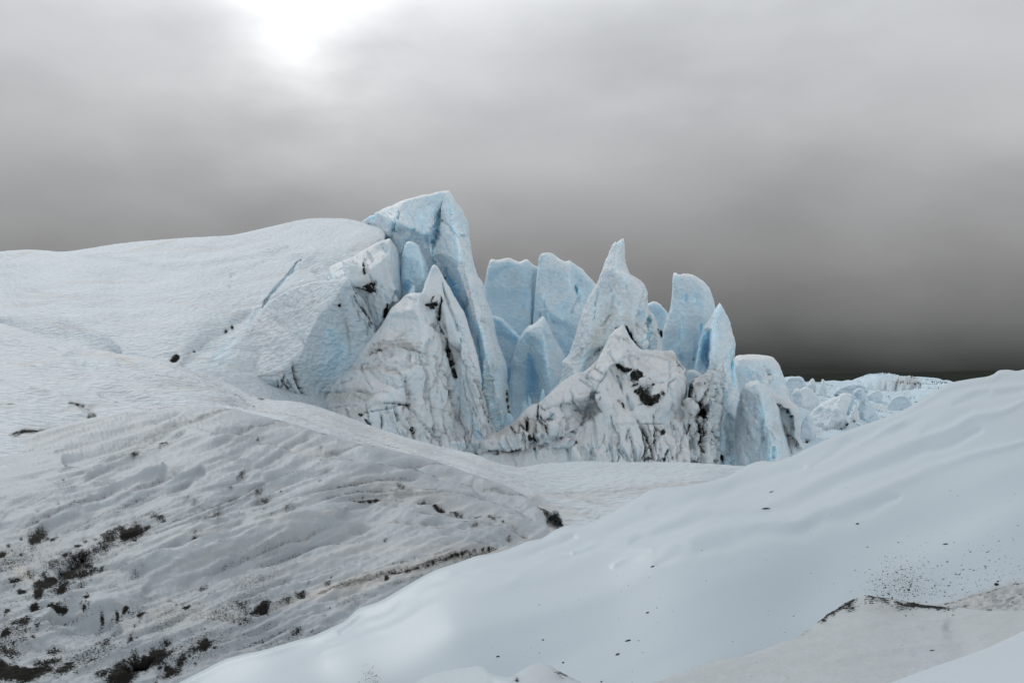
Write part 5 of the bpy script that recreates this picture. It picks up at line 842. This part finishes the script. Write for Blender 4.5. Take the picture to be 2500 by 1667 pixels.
# dirty massif
tower('dirt-veined white massif with a flat snowy top and black silt patches, centre right',
      [(1130, 1180, -2.5), (1145, 1120, -1), (1157, 1106, 0), (1170, 1085, 0), (1184, 1068, 0), (1197, 1062, 0), (1210, 1058, 0), (1234, 1043, 0), (1258, 1028, 0), (1270, 1014, 0), (1282, 1001, 0), (1297, 988, 0), (1306, 986, 0), (1316, 984, 0), (1329, 971, 0), (1352, 948, .4), (1366, 936, .6), (1380, 927, .8), (1398, 915, 1), (1414, 908, 1.2), (1426, 906, 1.3), (1436, 899, 1.5), (1446, 891, 1.8), (1456, 880, 2.2), (1464, 868, 2.6), (1471, 858, 3), (1478, 843, 3.4), (1485, 828, 3.6), (1493, 815, 3.8), (1502, 805, 4), (1511, 799, 4), (1522, 793, 4), (1529, 806, 4), (1536, 821, 4), (1544, 833, 4),
       (1554, 844, 4), (1561, 850, 4), (1568, 855, 4), (1590, 855, 4), (1609, 857, 4), (1625, 857, 4), (1640, 855, 4), (1646, 860, 4), (1651, 872, 3.8), (1658, 882, 3.6), (1666, 892, 3.4), (1675, 901, 3), (1675, 920, 2.8), (1678, 945, 2.6), (1677, 964, 2.4), (1668, 980, 2.2), (1672, 1010, 2), (1680, 1060, 1), (1690, 1180, -4), (1450, 1180, -5), (1300, 1180, -4)], 60.5,
      creases=[[(1522, 793, 4), (1518, 830, 2.6), (1530, 850, 2.2), (1520, 870, 1.2), (1500, 885, .5), (1480, 900, -.2), (1460, 930, -.8), (1450, 960, -1.2), (1465, 985, -1.8), (1490, 1000, -2.2), (1510, 1000, -2.3)],
               [(1651, 872, 3.8), (1665, 905, 2.4), (1655, 925, 1.2), (1645, 945, .4), (1625, 950, -.2), (1600, 945, -.6), (1580, 950, -1), (1560, 935, -.3), (1535, 920, .6), (1510, 905, 1.2), (1490, 895, .8)], [(1645, 945, .4), (1640, 975, .3), (1628, 1010, .4), (1610, 1040, 0)], [(1560, 935, -.3), (1580, 975, -1.6), (1600, 1000, -1.7), (1600, 1040, -2)],
               [(1450, 960, -1.2), (1455, 985, .2), (1440, 1010, .3), (1415, 1045, -1.2), (1390, 1066, -2.2)], [(1352, 948, .4), (1350, 990, -1.2), (1330, 1030, -2), (1310, 1060, -2.2)], [(1415, 1045, -1.2), (1475, 1010, -2), (1495, 990, -2.2), (1510, 1030, -3), (1515, 1080, -3.6)], [(1390, 1066, -2.2), (1420, 1090, -3.4), (1450, 1130, -4)],
               [(1160, 1110, -2), (1230, 1088, -3), (1290, 1070, -3.4), (1340, 1050, -3.4), (1375, 1060, -3.4), (1400, 1095, -3.8)], [(1215, 1085, -2.6), (1260, 1068, -3.4), (1305, 1082, -3)], [(1157, 1112, -1.8), (1210, 1104, -2.6), (1290, 1092, -2.8), (1380, 1092, -3.2)]],
      mat=M_dirty, blue=.34, warm=.16, thick=6, rnd=(4.5, .8), step=2.3, tint=(.2, .75), noise=[('fbm', .28, 1.8, 1.8, 1.8, 70), ('ridged', .13, .8, .8, 2.4, 71, None, .30), ('fbm', .05, .4, .4, .5, 72)],
      strokes=[('dirt', [(1505, 888), (1520, 900), (1535, 908)], 7, 1.25), ('dirt', [(1538, 918), (1555, 924), (1570, 915)], 9, 1.3), ('dirt', [(1556, 908), (1570, 920)], 7, 1.15), ('bump', [(1544, 906)], 11, .5), ('clean', [(1544, 906)], 12, 1), ('dirt', [(1580, 936), (1600, 942)], 5, .9),
               ('dirt', [(1550, 955), (1570, 965), (1590, 980), (1600, 965)], 14, 1.0), ('dirt', [(1570, 975), (1598, 985)], 13, 1.05), ('dirt', [(1606, 962), (1600, 985)], 9, 1.1), ('dirt', [(1540, 945), (1560, 940)], 5, .8), ('bump', [(1560, 940), (1590, 950)], 14, .4), ('groove', [(1560, 970), (1595, 985)], 12, .4), ('dirt', [(1616, 962)], 6, 1.0),
               ('crack', [(1410, 907), (1425, 918), (1445, 936), (1460, 946)], 2.6, .4), ('crev', [(1505, 915), (1512, 932), (1518, 946)], 3.5, .6, {'blue': .8}), ('crev', [(1452, 952), (1450, 965), (1445, 975)], 5, .7, {'blue': .7}), ('crack', [(1466, 970), (1462, 990), (1457, 1003)], 4, .5), ('blue', [(1465, 985), (1458, 1000)], 8, 1.0), ('crev', [(1355, 1010), (1345, 1020), (1335, 1030)], 6, .6, {'blue': .85}),
               ('crack', [(1315, 985), (1312, 1005), (1308, 1025), (1305, 1045), (1315, 1062)], 3, .85), ('crack', [(1282, 1020), (1290, 1040), (1295, 1060), (1302, 1070)], 3, .9), ('dirt', [(1290, 1068), (1305, 1072)], 8, 1.2), ('crack', [(1246, 1040), (1255, 1052), (1262, 1062)], 3.5, .95), ('dirt', [(1262, 1060)], 6, 1.05), ('crack', [(1268, 1035), (1266, 1055)], 2.5, .7), ('crack', [(1280, 1025), (1310, 1022), (1360, 1025)], 2, .55), ('warm', [(1210, 1070), (1250, 1045), (1290, 1030), (1310, 1050)], 22, 1.0),
               ('crack', [(1160, 1108), (1195, 1102), (1210, 1105), (1250, 1098), (1300, 1085), (1320, 1092), (1345, 1082)], 3.5, .85, {'deep': .4, 'taper': .2}), ('bump', [(1230, 1085), (1260, 1078), (1290, 1085)], 12, .5), ('bump', [(1175, 1090), (1200, 1088)], 10, .35), ('bump', [(1330, 1065), (1350, 1050), (1370, 1060)], 12, .5), ('bump', [(1350, 1085), (1380, 1080), (1400, 1090)], 9, .35), ('crack', [(1340, 1085), (1350, 1075), (1375, 1068), (1385, 1066)], 3, .8), ('dirt', [(1386, 1067), (1392, 1072)], 5, 1.2), ('dirt', [(1306, 1095)], 5, .8),
               ('crack', [(1385, 1067), (1400, 1055), (1415, 1040), (1440, 1018), (1460, 1000)], 2.6, .6, {'deep': .35}), ('crack', [(1390, 975), (1420, 980), (1450, 978)], 2, .4), ('crack', [(1395, 965), (1420, 990), (1440, 1005)], 2, .35), ('crack', [(1370, 1020), (1390, 1020), (1405, 1010)], 2.4, .45), ('crack', [(1330, 1000), (1370, 985), (1400, 988), (1410, 975)], 2, .35), ('dirt', [(1398, 1055), (1404, 1050)], 4, .7),
               ('dirt', [(1402, 1078), (1410, 1086)], 6, .9), ('crack', [(1405, 1080), (1432, 1100), (1435, 1125)], 2.6, .45), ('groove', [(1410, 1090), (1440, 1130)], 8, .3),
               ('crack', [(1495, 990), (1503, 1005), (1505, 1020)], 3, .85), ('crack', [(1505, 975), (1518, 985), (1528, 1000)], 5, .9), ('crack', [(1545, 1005), (1555, 1025), (1572, 1050), (1585, 1075), (1592, 1100), (1598, 1125)], 4, .85, {'deep': .35}), ('crack', [(1560, 1030), (1570, 1060), (1575, 1090), (1577, 1125)], 3, .7, {'deep': .3}), ('dirt', [(1575, 1115), (1598, 1120)], 7, .7), ('crack', [(1592, 1000), (1597, 1030), (1605, 1048), (1615, 1055)], 3, .9), ('dirt', [(1612, 1052), (1622, 1060)], 6.5, 1.3), ('crack', [(1597, 1045), (1600, 1070), (1596, 1090)], 3, .8),
               ('crack', [(1495, 1036), (1530, 1035), (1570, 1035), (1615, 1035)], 1.8, .5), ('crev', [(1637, 1094), (1627, 1106), (1618, 1122)], 3.4, 2.2, {'blue': 1.2}), ('dirt', [(1640, 1118)], 5, .6), ('blue', [(1640, 990), (1625, 1030)], 12, .9), ('blue', [(1520, 1010), (1515, 1020)], 10, .7), ('blue', [(1530, 970), (1545, 1000)], 8, .7), ('groove', [(1528, 960), (1545, 1000)], 6, .4), ('groove', [(1510, 1040), (1512, 1120)], 6, .3), ('blue', [(1520, 1080), (1515, 1120)], 22, .6),
               ('crack', [(1560, 868), (1580, 867), (1620, 872), (1640, 882)], 2, .4), ('crack', [(1651, 880), (1660, 892), (1672, 902)], 3, .8), ('crack', [(1675, 905), (1673, 920)], 3, .7), ('warm', [(1620, 860), (1655, 880)], 10, .9), ('crack', [(1485, 830), (1505, 824), (1530, 830), (1540, 840)], 2.5, .35), ('warm', [(1650, 990), (1640, 1060)], 18, .5), ('crack', [(1655, 965), (1648, 1000), (1642, 1020)], 2.4, .5)] + veins(3, [(1400, 1040), (1500, 1010), (1620, 1040), (1670, 980), (1675, 1125), (1430, 1125)], 62, 84, 9, (30, 110), (1.1, 2.3), (.2, .62), .12, .45) + veins(4, [(1190, 1075), (1330, 970), (1500, 830), (1560, 900), (1440, 960), (1400, 1040), (1250, 1090)], 26, 60, 35, (25, 80), (1.3, 2.4), (.2, .55), .15, .45) + veins(5, [(1240, 1045), (1320, 990), (1330, 1050), (1270, 1075)], 12, 75, 12, (20, 60), (1.5, 2.6), (.5, .95), .2, .1) + veins(6, [(1480, 880), (1640, 860), (1660, 930), (1520, 930)], 8, 10, 20, (25, 70), (1.2, 2.2), (.15, .35), .1, .6))
tower('dirty twisted pillar with a black hollow, between the veined massif and the sharp spire',
      [(1640, 1190, -2), (1648, 1120, 0), (1652, 1060, 0), (1656, 1020, 0), (1655, 1000, 0), (1658, 985, 0), (1666, 985, .3), (1675, 978, .3), (1680, 965, .5), (1683, 955, .6), (1684, 940, .8), (1690, 930, 1), (1698, 924, 1), (1712, 917, 1), (1727, 912, 1), (1735, 906, 1), (1745, 901, 1), (1752, 895, 3), (1762, 886, 6), (1768, 900, 7.5), (1766, 925, 7), (1769, 955, 6.5), (1763, 985, 6), (1766, 1010, 6), (1759, 1040, 5), (1763, 1070, 5), (1758, 1100, 4), (1764, 1180, 3)], 62.5,
      creases=[[(1700, 925, .4), (1725, 925, -.4), (1738, 925, -.8), (1728, 950, -.8), (1710, 972, -.8), (1702, 985, -.6)], [(1690, 960, -.5), (1700, 1000, .9), (1712, 1005, 1.3), (1718, 1018, .4)], [(1745, 930, .2), (1742, 980, -.2), (1735, 1020, -.5), (1725, 1040, -.9)], [(1672, 995, -.8), (1685, 1000, -1.2), (1690, 1020, -1.4), (1684, 1060, -1.4)], [(1660, 1040, -1), (1670, 1100, -1.4)], [(1705, 1035, -1), (1712, 1080, -1.2), (1714, 1130, -1.2)], [(1735, 1050, -.6), (1740, 1130, -.9)]],
      mat=M_dirty, blue=.3, warm=.35, thick=4, rnd=(6, .7), step=2.2, tint=(.3, 1.0), noise=FLUT,
      strokes=[('dirt', [(1695, 928), (1688, 945), (1684, 965), (1690, 985)], 6, .85), ('dirt', [(1710, 935), (1706, 950)], 7, .6), ('warm', [(1700, 940), (1715, 950)], 25, .9), ('crack', [(1738, 925), (1731, 945), (1720, 965), (1708, 980), (1703, 990)], 3.2, 1.05, {'deep': .4, 'taper': .2}), ('dirt', [(1700, 998), (1712, 1008), (1722, 1016)], 9, 1.5), ('dirt', [(1708, 990)], 6, 1.3), ('dirt', [(1695, 1008), (1705, 1025)], 10, .8),
               ('crack', [(1704, 1025), (1710, 1050), (1712, 1080), (1713, 1110), (1715, 1135)], 4.5, 1.1, {'deep': .5, 'taper': .2}), ('crack', [(1715, 1030), (1720, 1055), (1717, 1085), (1722, 1120)], 3, .85, {'deep': .3}), ('crack', [(1733, 1045), (1737, 1065), (1738, 1080)], 3.5, .8), ('crack', [(1668, 990), (1680, 1000), (1684, 1015), (1680, 1045), (1674, 1062)], 3.2, .8, {'deep': .4}), ('bump', [(1666, 985), (1682, 990), (1692, 1005), (1694, 1022)], 5, .45), ('crack', [(1655, 1060), (1662, 1090), (1672, 1110), (1680, 1130)], 3, .6, {'deep': .35}), ('groove', [(1690, 1060), (1698, 1100)], 4, .35),
               ('crack', [(1752, 960), (1745, 990), (1738, 1020), (1730, 1040)], 2.2, .5), ('blue', [(1735, 970), (1738, 1010)], 14, .5), ('blue', [(1748, 1040), (1748, 1080)], 6, .9), ('dirt', [(1739, 902), (1750, 904)], 3, .6)] + veins(7, [(1660, 1040), (1690, 930), (1740, 910), (1745, 1125), (1655, 1125)], 34, 84, 8, (30, 100), (1.1, 2.3), (.25, .7), .15, .4))
# ------------------------------------------------------------------ far glacier at the right
FG = [(1880, 925, 150), (1965, 933, 190), (2040, 929, 230), (2142, 914, 260), (2240, 920, 260), (2330, 930, 240), (1900, 1000, 105), (1960, 1100, 85), (2060, 1050, 100), (2150, 1000, 150), (2250, 960, 200), (2400, 960, 180), (2100, 950, 200), (2000, 980, 140)]
out = [(1880, 945), (1905, 925), (1918, 921), (1940, 920), (1958, 921), (1963, 928), (1965, 933), (1976, 932), (1982, 924), (1986, 924), (1990, 932), (2004, 932), (2008, 924), (2014, 931), (2025, 930), (2040, 929), (2056, 930), (2072, 927), (2079, 929), (2090, 924), (2105, 919), (2120, 916), (2142, 914), (2160, 914), (2176, 915), (2190, 918), (2203, 921), (2225, 920), (2244, 920), (2270, 922), (2295, 925), (2303, 929), (2312, 928), (2326, 932), (2450, 960), (2300, 1100), (2000, 1200), (1880, 1180)]
o, _ = relief('glacier_field', M_far, out, 2.2, ctrl=FG, blue=.7, thick=40, rnd=(3, 2), jag=.3, edgeR=100, smooth=2,
              strokes=[('crack', [(2135, 941), (2150, 940), (2185, 940), (2200, 933), (2230, 934), (2255, 940)], 3, .75, {'deep': 1}), ('dirt', [(2185, 938), (2195, 930)], 4, .6), ('dirt', [(2225, 936), (2250, 938)], 4, .7), ('warm', [(2190, 935), (2240, 932)], 10, .7), ('crack', [(2192, 983), (2205, 968), (2220, 958)], 2, .6), ('crack', [(1955, 1085), (1985, 1060), (2030, 1048), (2075, 1040), (2095, 1030)], 3.5, .55, {'deep': .6}), ('crack', [(1990, 1060), (1960, 1080)], 3, .5), ('blue', [(2060, 940), (2130, 935)], 12, .3),
                       ('crev', [(1947, 932), (1944, 945)], 2.5, 2, {'blue': .6}), ('groove', [(2060, 950), (2080, 945), (2150, 942), (2250, 945)], 6, 2.0), ('bump', [(2100, 925), (2180, 922), (2230, 928)], 6, .8), ('warm', [(2120, 1000), (2210, 995)], 8, .5)],
              noise=[('fbm', 1.3, 22, 22, 9, 101), ('ridged', .45, 10, 10, 5, 102), ('scallop', .10, 2.8, 3.5, 1.8, 103)])
tag(o, kind='structure')
for q, (lab, pts, b, bl) in enumerate([
    ('wide pale blue fin on the far glacier, its rounded tip leaning left above the mound', [(2085, 1010, 0), (2092, 975, 0), (2083, 965, 0), (2080, 955, 0), (2086, 950, 0), (2094, 946, 0), (2102, 946, -1), (2110, 952, -1), (2116, 963, -1), (2124, 980, 0), (2136, 1002, 0), (2147, 1024, 1), (2150, 1045, 1), (2098, 1055, 0), (2088, 1040, 0)], 118, .62),
    ('small sharp spire of white ice with a dark foot, far off between two blue fins', [(2070, 1035), (2074, 1015), (2082, 1000), (2089, 990), (2091, 980), (2094, 992), (2096, 1010), (2099, 1035), (2100, 1060), (2068, 1060)], 110, .25),
    ('low slanted blue fin left of the small far spire', [(2035, 1040, 1), (2048, 1010, 1), (2060, 985, 0), (2068, 968, 0), (2078, 962, 0), (2088, 962, 0), (2090, 972, 0), (2082, 990, 0), (2075, 1010, 0), (2070, 1050, 0), (2040, 1060, 1)], 122, .6),
    ('pale round boulder of ice far off on the right of the glacier field', [(2120, 965), (2128, 957), (2142, 951), (2150, 952), (2155, 962), (2154, 975), (2148, 985), (2135, 988), (2126, 980)], 165, .45),
    ('thin upright tooth of ice on the far glacier, left of the wide blue fin', [(1996, 975), (2000, 955), (2005, 938), (2007, 925), (2012, 928), (2016, 942), (2021, 960), (2020, 980)], 150, .4),
    ('stubby rounded tooth of ice on the far glacier rim beside the flat step', [(1972, 940), (1977, 933), (1980, 925), (1985, 923), (1988, 928), (1990, 935), (1993, 945), (1990, 960), (1970, 960)], 152, .3),
    ('jagged chunk of pale ice far off, right of the curved arch', [(1925, 1000, 2), (1930, 975, 1), (1935, 955, 0), (1945, 947, 0), (1955, 950, 0), (1965, 943, 0), (1978, 948, 0), (1990, 960, 0), (2000, 975, 1), (1998, 1010, 1), (1970, 1040, 0), (1930, 1050, 1)], 112, .35),
    ('blocky blue step on the far rim, touching the broad dome', [(1905, 985), (1912, 940), (1920, 922), (1940, 919), (1957, 920), (1966, 935), (1972, 960), (1968, 990)], 118, .5),
    ('squat pale block low on the far glacier, right of the tall boulder', [(2160, 1010), (2168, 985), (2182, 968), (2205, 962), (2222, 972), (2228, 990), (2210, 1010)], 150, .5),
    ('long tilted slab on the far glacier behind the wide blue fin', [(2030, 965), (2045, 948), (2070, 938), (2098, 936), (2118, 944), (2120, 958), (2080, 972)], 168, .55),
    ('pale wedge of ice far off between the arch and the broken mound', [(1950, 1075), (1955, 1040), (1964, 1018), (1975, 1008), (1986, 1022), (1990, 1050), (1985, 1080)], 92, .45),
    ('broad broken mound of pale ice far off, in front of the blue fins', [(1950, 1090, 0), (1958, 1050, 0), (1970, 1020, 0), (1985, 1000, 0), (2005, 985, 0), (2025, 975, 0), (2040, 968, 0), (2055, 960, 0), (2068, 958, 0), (2078, 962, 0), (2080, 975, 0), (2070, 1000, -1), (2060, 1030, -2), (2030, 1055, -2), (1990, 1075, -2)], 104, .3)]):
    cz = {1: [], 11: [[(2055, 965, -1), (2045, 1000, -3), (2020, 1040, -3)], [(2000, 990, -1), (2000, 1030, -2)]], 6: [[(1955, 955, -1), (1965, 1000, -2)]], 0: [[(2100, 948, -2), (2105, 980, -3), (2110, 1020, -3)]]}.get(q, [])
    o, _ = relief('ice_fin', M_far, pts, 2.2, base=b, creases=cz, blue=bl, thick=3, rnd=(4, 1.2), jag=.8, edgeR=20, smooth=2,
                  strokes=[('crack', [(2076, 1034), (2084, 1028), (2094, 1040)], 2.5, .7)] if q == 1 else (), noise=[('fbm', .8, 3, 3, 3, 110 + q), ('scallop', .22, 1.3, 1.3, 1, 120 + q)])
    tag(o, lab, 'ice fin', 'small ice fins on the far glacier')

# ------------------------------------------------------------------ stones and grit on the near ice
M_stone = ice('dark_stone', white=(.03, .03, .028), blue=(.05, .05, .048), warmc=(.05, .05, .05), bs=120, bd=.001, b2=400, bd2=.0004, ds=50, rough=.75, mottle=.3)
def chip_verts(rng, size, flat, elong):
    V = []; n = 7
    for k in range(n):
        a = 2 * math.pi * k / n; r = rng.uniform(.7, 1.15); V.append((r * math.cos(a) * elong, r * math.sin(a), 0))
    for k in range(n):
        a = 2 * math.pi * (k + .4) / n; r = rng.uniform(.45, .75); V.append((r * math.cos(a) * elong, r * math.sin(a), flat * rng.uniform(.7, 1.1)))
    V.append((rng.uniform(-.2, .2), rng.uniform(-.2, .2), flat * 1.25))
    Fc = []
    for k in range(n):
        j = (k + 1) % n; Fc += [(k, j, n + j), (k, n + j, n + k), (n + k, n + j, 2 * n)]
    Fc.append(tuple(range(n))[::-1])
    return np.array(V) * size, Fc
def place(surf, x, y):
    X, Y, P, vn = surf; i = ((X - x) ** 2 + (Y - y) ** 2).argmin(); return P[i], vn[i]
def frame(n, ang):
    n = Vector(n); t = n.orthogonal().normalized(); t = Matrix.Rotation(ang, 3, n) @ t; b = n.cross(t); return np.array([t, b, n])
rng = np.random.default_rng(5)
peb = [(1868, 1246, 6.5, 3.0, 'ice_mound', 'longest dark sliver of stone, alone high on the smooth mound'), (1883, 1198, 4.5, 2.5, 'ice_mound', 'short dark sliver of stone nearest the crest of the smooth mound'), (2093, 1281, 4.2, 1.6, 'ice_mound', 'dark chip of stone alone in the clean middle of the mound'), (2308, 1332, 4.5, 2.4, 'ice_mound', 'dark elongated chip just above the field of fine grit at the right'),
       (2432, 1423, 6.5, 1.2, 'ice_mound', 'largest black stone, above the grey granular ice at the right edge'), (2436, 1414, 3.5, 1.5, 'ice_mound', 'small black stone touching the top of the largest one'), (2412, 1441, 4.5, 2.0, 'ice_mound', 'flat black stone on the rim of the grey granular ice'), (2275, 1586, 5, 3.0, 'ice_hummock', 'thin dark sliver lying on the pale hummock near the bottom right'),
       (1507, 1589, 5.5, 1.9, 'ice_mound', 'largest dark chip at the bottom centre of the mound'), (1532, 1557, 5.5, 2.8, 'ice_mound', 'dark sliver just above the largest chip at the bottom centre'), (1595, 1392, 4, 1.6, 'ice_mound', 'dark chip in mid mound, left of the grit field'), (1327, 1562, 3, 1.1, 'ice_mound', 'round dark chip low on the left half of the mound'),
       (1465, 1655, 3.2, 1.1, 'ice_mound', 'round dark chip at the very bottom, right of the small snow lump'), (1215, 1603, 4, 2.2, 'ice_mound', 'dark sliver above the small snow lump'), (1375, 1610, 3.2, 1.2, 'ice_mound', 'dark chip just above the dirty side of the snow lump'), (1582, 1494, 4.2, 2.2, 'ice_mound', 'thin tilted dark sliver in the lower middle of the mound')]
for x, y, s, el, where, lab in peb:
    P, n = place(SURF_M if where == 'ice_mound' else SURF_H, x, y); d = P @ FWD; size = s / F * d / el ** .5 * 1.05
    V, Fc = chip_verts(rng, size, .6, el); Fm = frame(n, 0)
    t = np.array([1, .0, 0]) + UPV * rng.uniform(-.3, .9); t -= n * (t @ n); t /= np.linalg.norm(t); Fm = np.array([t, np.cross(n, t), n])
    V = V @ Fm - n * size * .12
    me = bpy.data.meshes.new('stone'); me.from_pydata(V.tolist(), [], Fc); me.materials.append(M_stone)
    o = bpy.data.objects.new('stone', me); o.location = Vector(P); sc.collection.objects.link(o)
    tag(o, lab, 'stone', 'dark stones on the smooth ice')
gv_, gf = [], []; n0 = 0
def grit(surf, x, y, s):
    global n0
    P, n = place(surf, x, y); d = P @ FWD; size = s / F * d
    # jitter off the vertex so the chips do not sit on the mesh's own grid
    t = np.cross(n, [0, 0, 1.0]); t /= np.linalg.norm(t) + 1e-9; b = np.cross(n, t); px = d / F * 3
    P = P + t * rng.uniform(-px, px) + b * rng.uniform(-px, px)
    V, Fc = chip_verts(rng, size, .5, rng.uniform(1, 2)); V = V @ frame(n, rng.uniform(0, 6.3)) + P - n * size * .1
    gv_.append(V); gf.extend([tuple(i + n0 for i in f) for f in Fc]); n0 += len(V)
for _ in range(430):
    x = rng.normal(2200, 42); y = 1452 - abs(rng.normal(0, 40)) ** 1.0
    if y > 1320: grit(SURF_M, x, y, rng.choice([.7, .9, 1.2, 1.8], p=[.4, .3, .2, .1]))
for _ in range(420):
    x = rng.uniform(2150, 2500); y = 1462 - (x - 2250) * .17 - abs(rng.normal(0, 62))
    if y > 1170: grit(SURF_M, x, y, rng.choice([.6, .9, 1.3, 2.0], p=[.45, .3, .18, .07]))
for _ in range(260):
    x = rng.uniform(1100, 2500); y = rng.uniform(1180, 1667)
    if inside(np.array([x]), np.array([y]), [(1150, 1667), (1250, 1420), (1700, 1300), (2100, 1150), (2500, 1000), (2500, 1400), (2100, 1440), (1900, 1570), (1590, 1667)])[0]: grit(SURF_M, x, y, rng.choice([.6, .8, 1.1, 1.6], p=[.45, .35, .15, .05]))
for _ in range(60): grit(SURF_M, rng.normal(905, 16), rng.normal(1655, 14), rng.uniform(.6, 1.3))
for _ in range(110):
    x = rng.uniform(2000, 2330); y = 1460 + max(0, (2060 - x) * .8) + abs(rng.normal(0, 12)) + max(0, (x - 2120) * .12); grit(SURF_H, x, y, rng.choice([.8, 1.2, 2.0, 2.8], p=[.4, .3, .2, .1]))
for _ in range(260):            # crust of grit along the hummock's rim
    x = rng.choice([rng.uniform(1998, 2090), rng.uniform(2112, 2175), rng.uniform(2180, 2335)]); yy = float(np.interp(x, [2000, 2040, 2078, 2117, 2185, 2251, 2327], [1514, 1489, 1465, 1455, 1465, 1477, 1484]))
    grit(SURF_H, x, yy + rng.normal(1, 4), rng.choice([1.2, 1.8, 2.6, 3.6], p=[.4, .3, .2, .1]))
for _ in range(60): grit(SURF_H, rng.uniform(1650, 2480), rng.uniform(1530, 1660), rng.uniform(.5, 1.2))
me = bpy.data.meshes.new('grit'); me.from_pydata(np.vstack(gv_).tolist(), [], gf); me.materials.append(M_stone)
o = bpy.data.objects.new('grit', me); sc.collection.objects.link(o)
tag(o, 'fine black grit scattered over the smooth foreground ice', 'grit', kind='stuff')
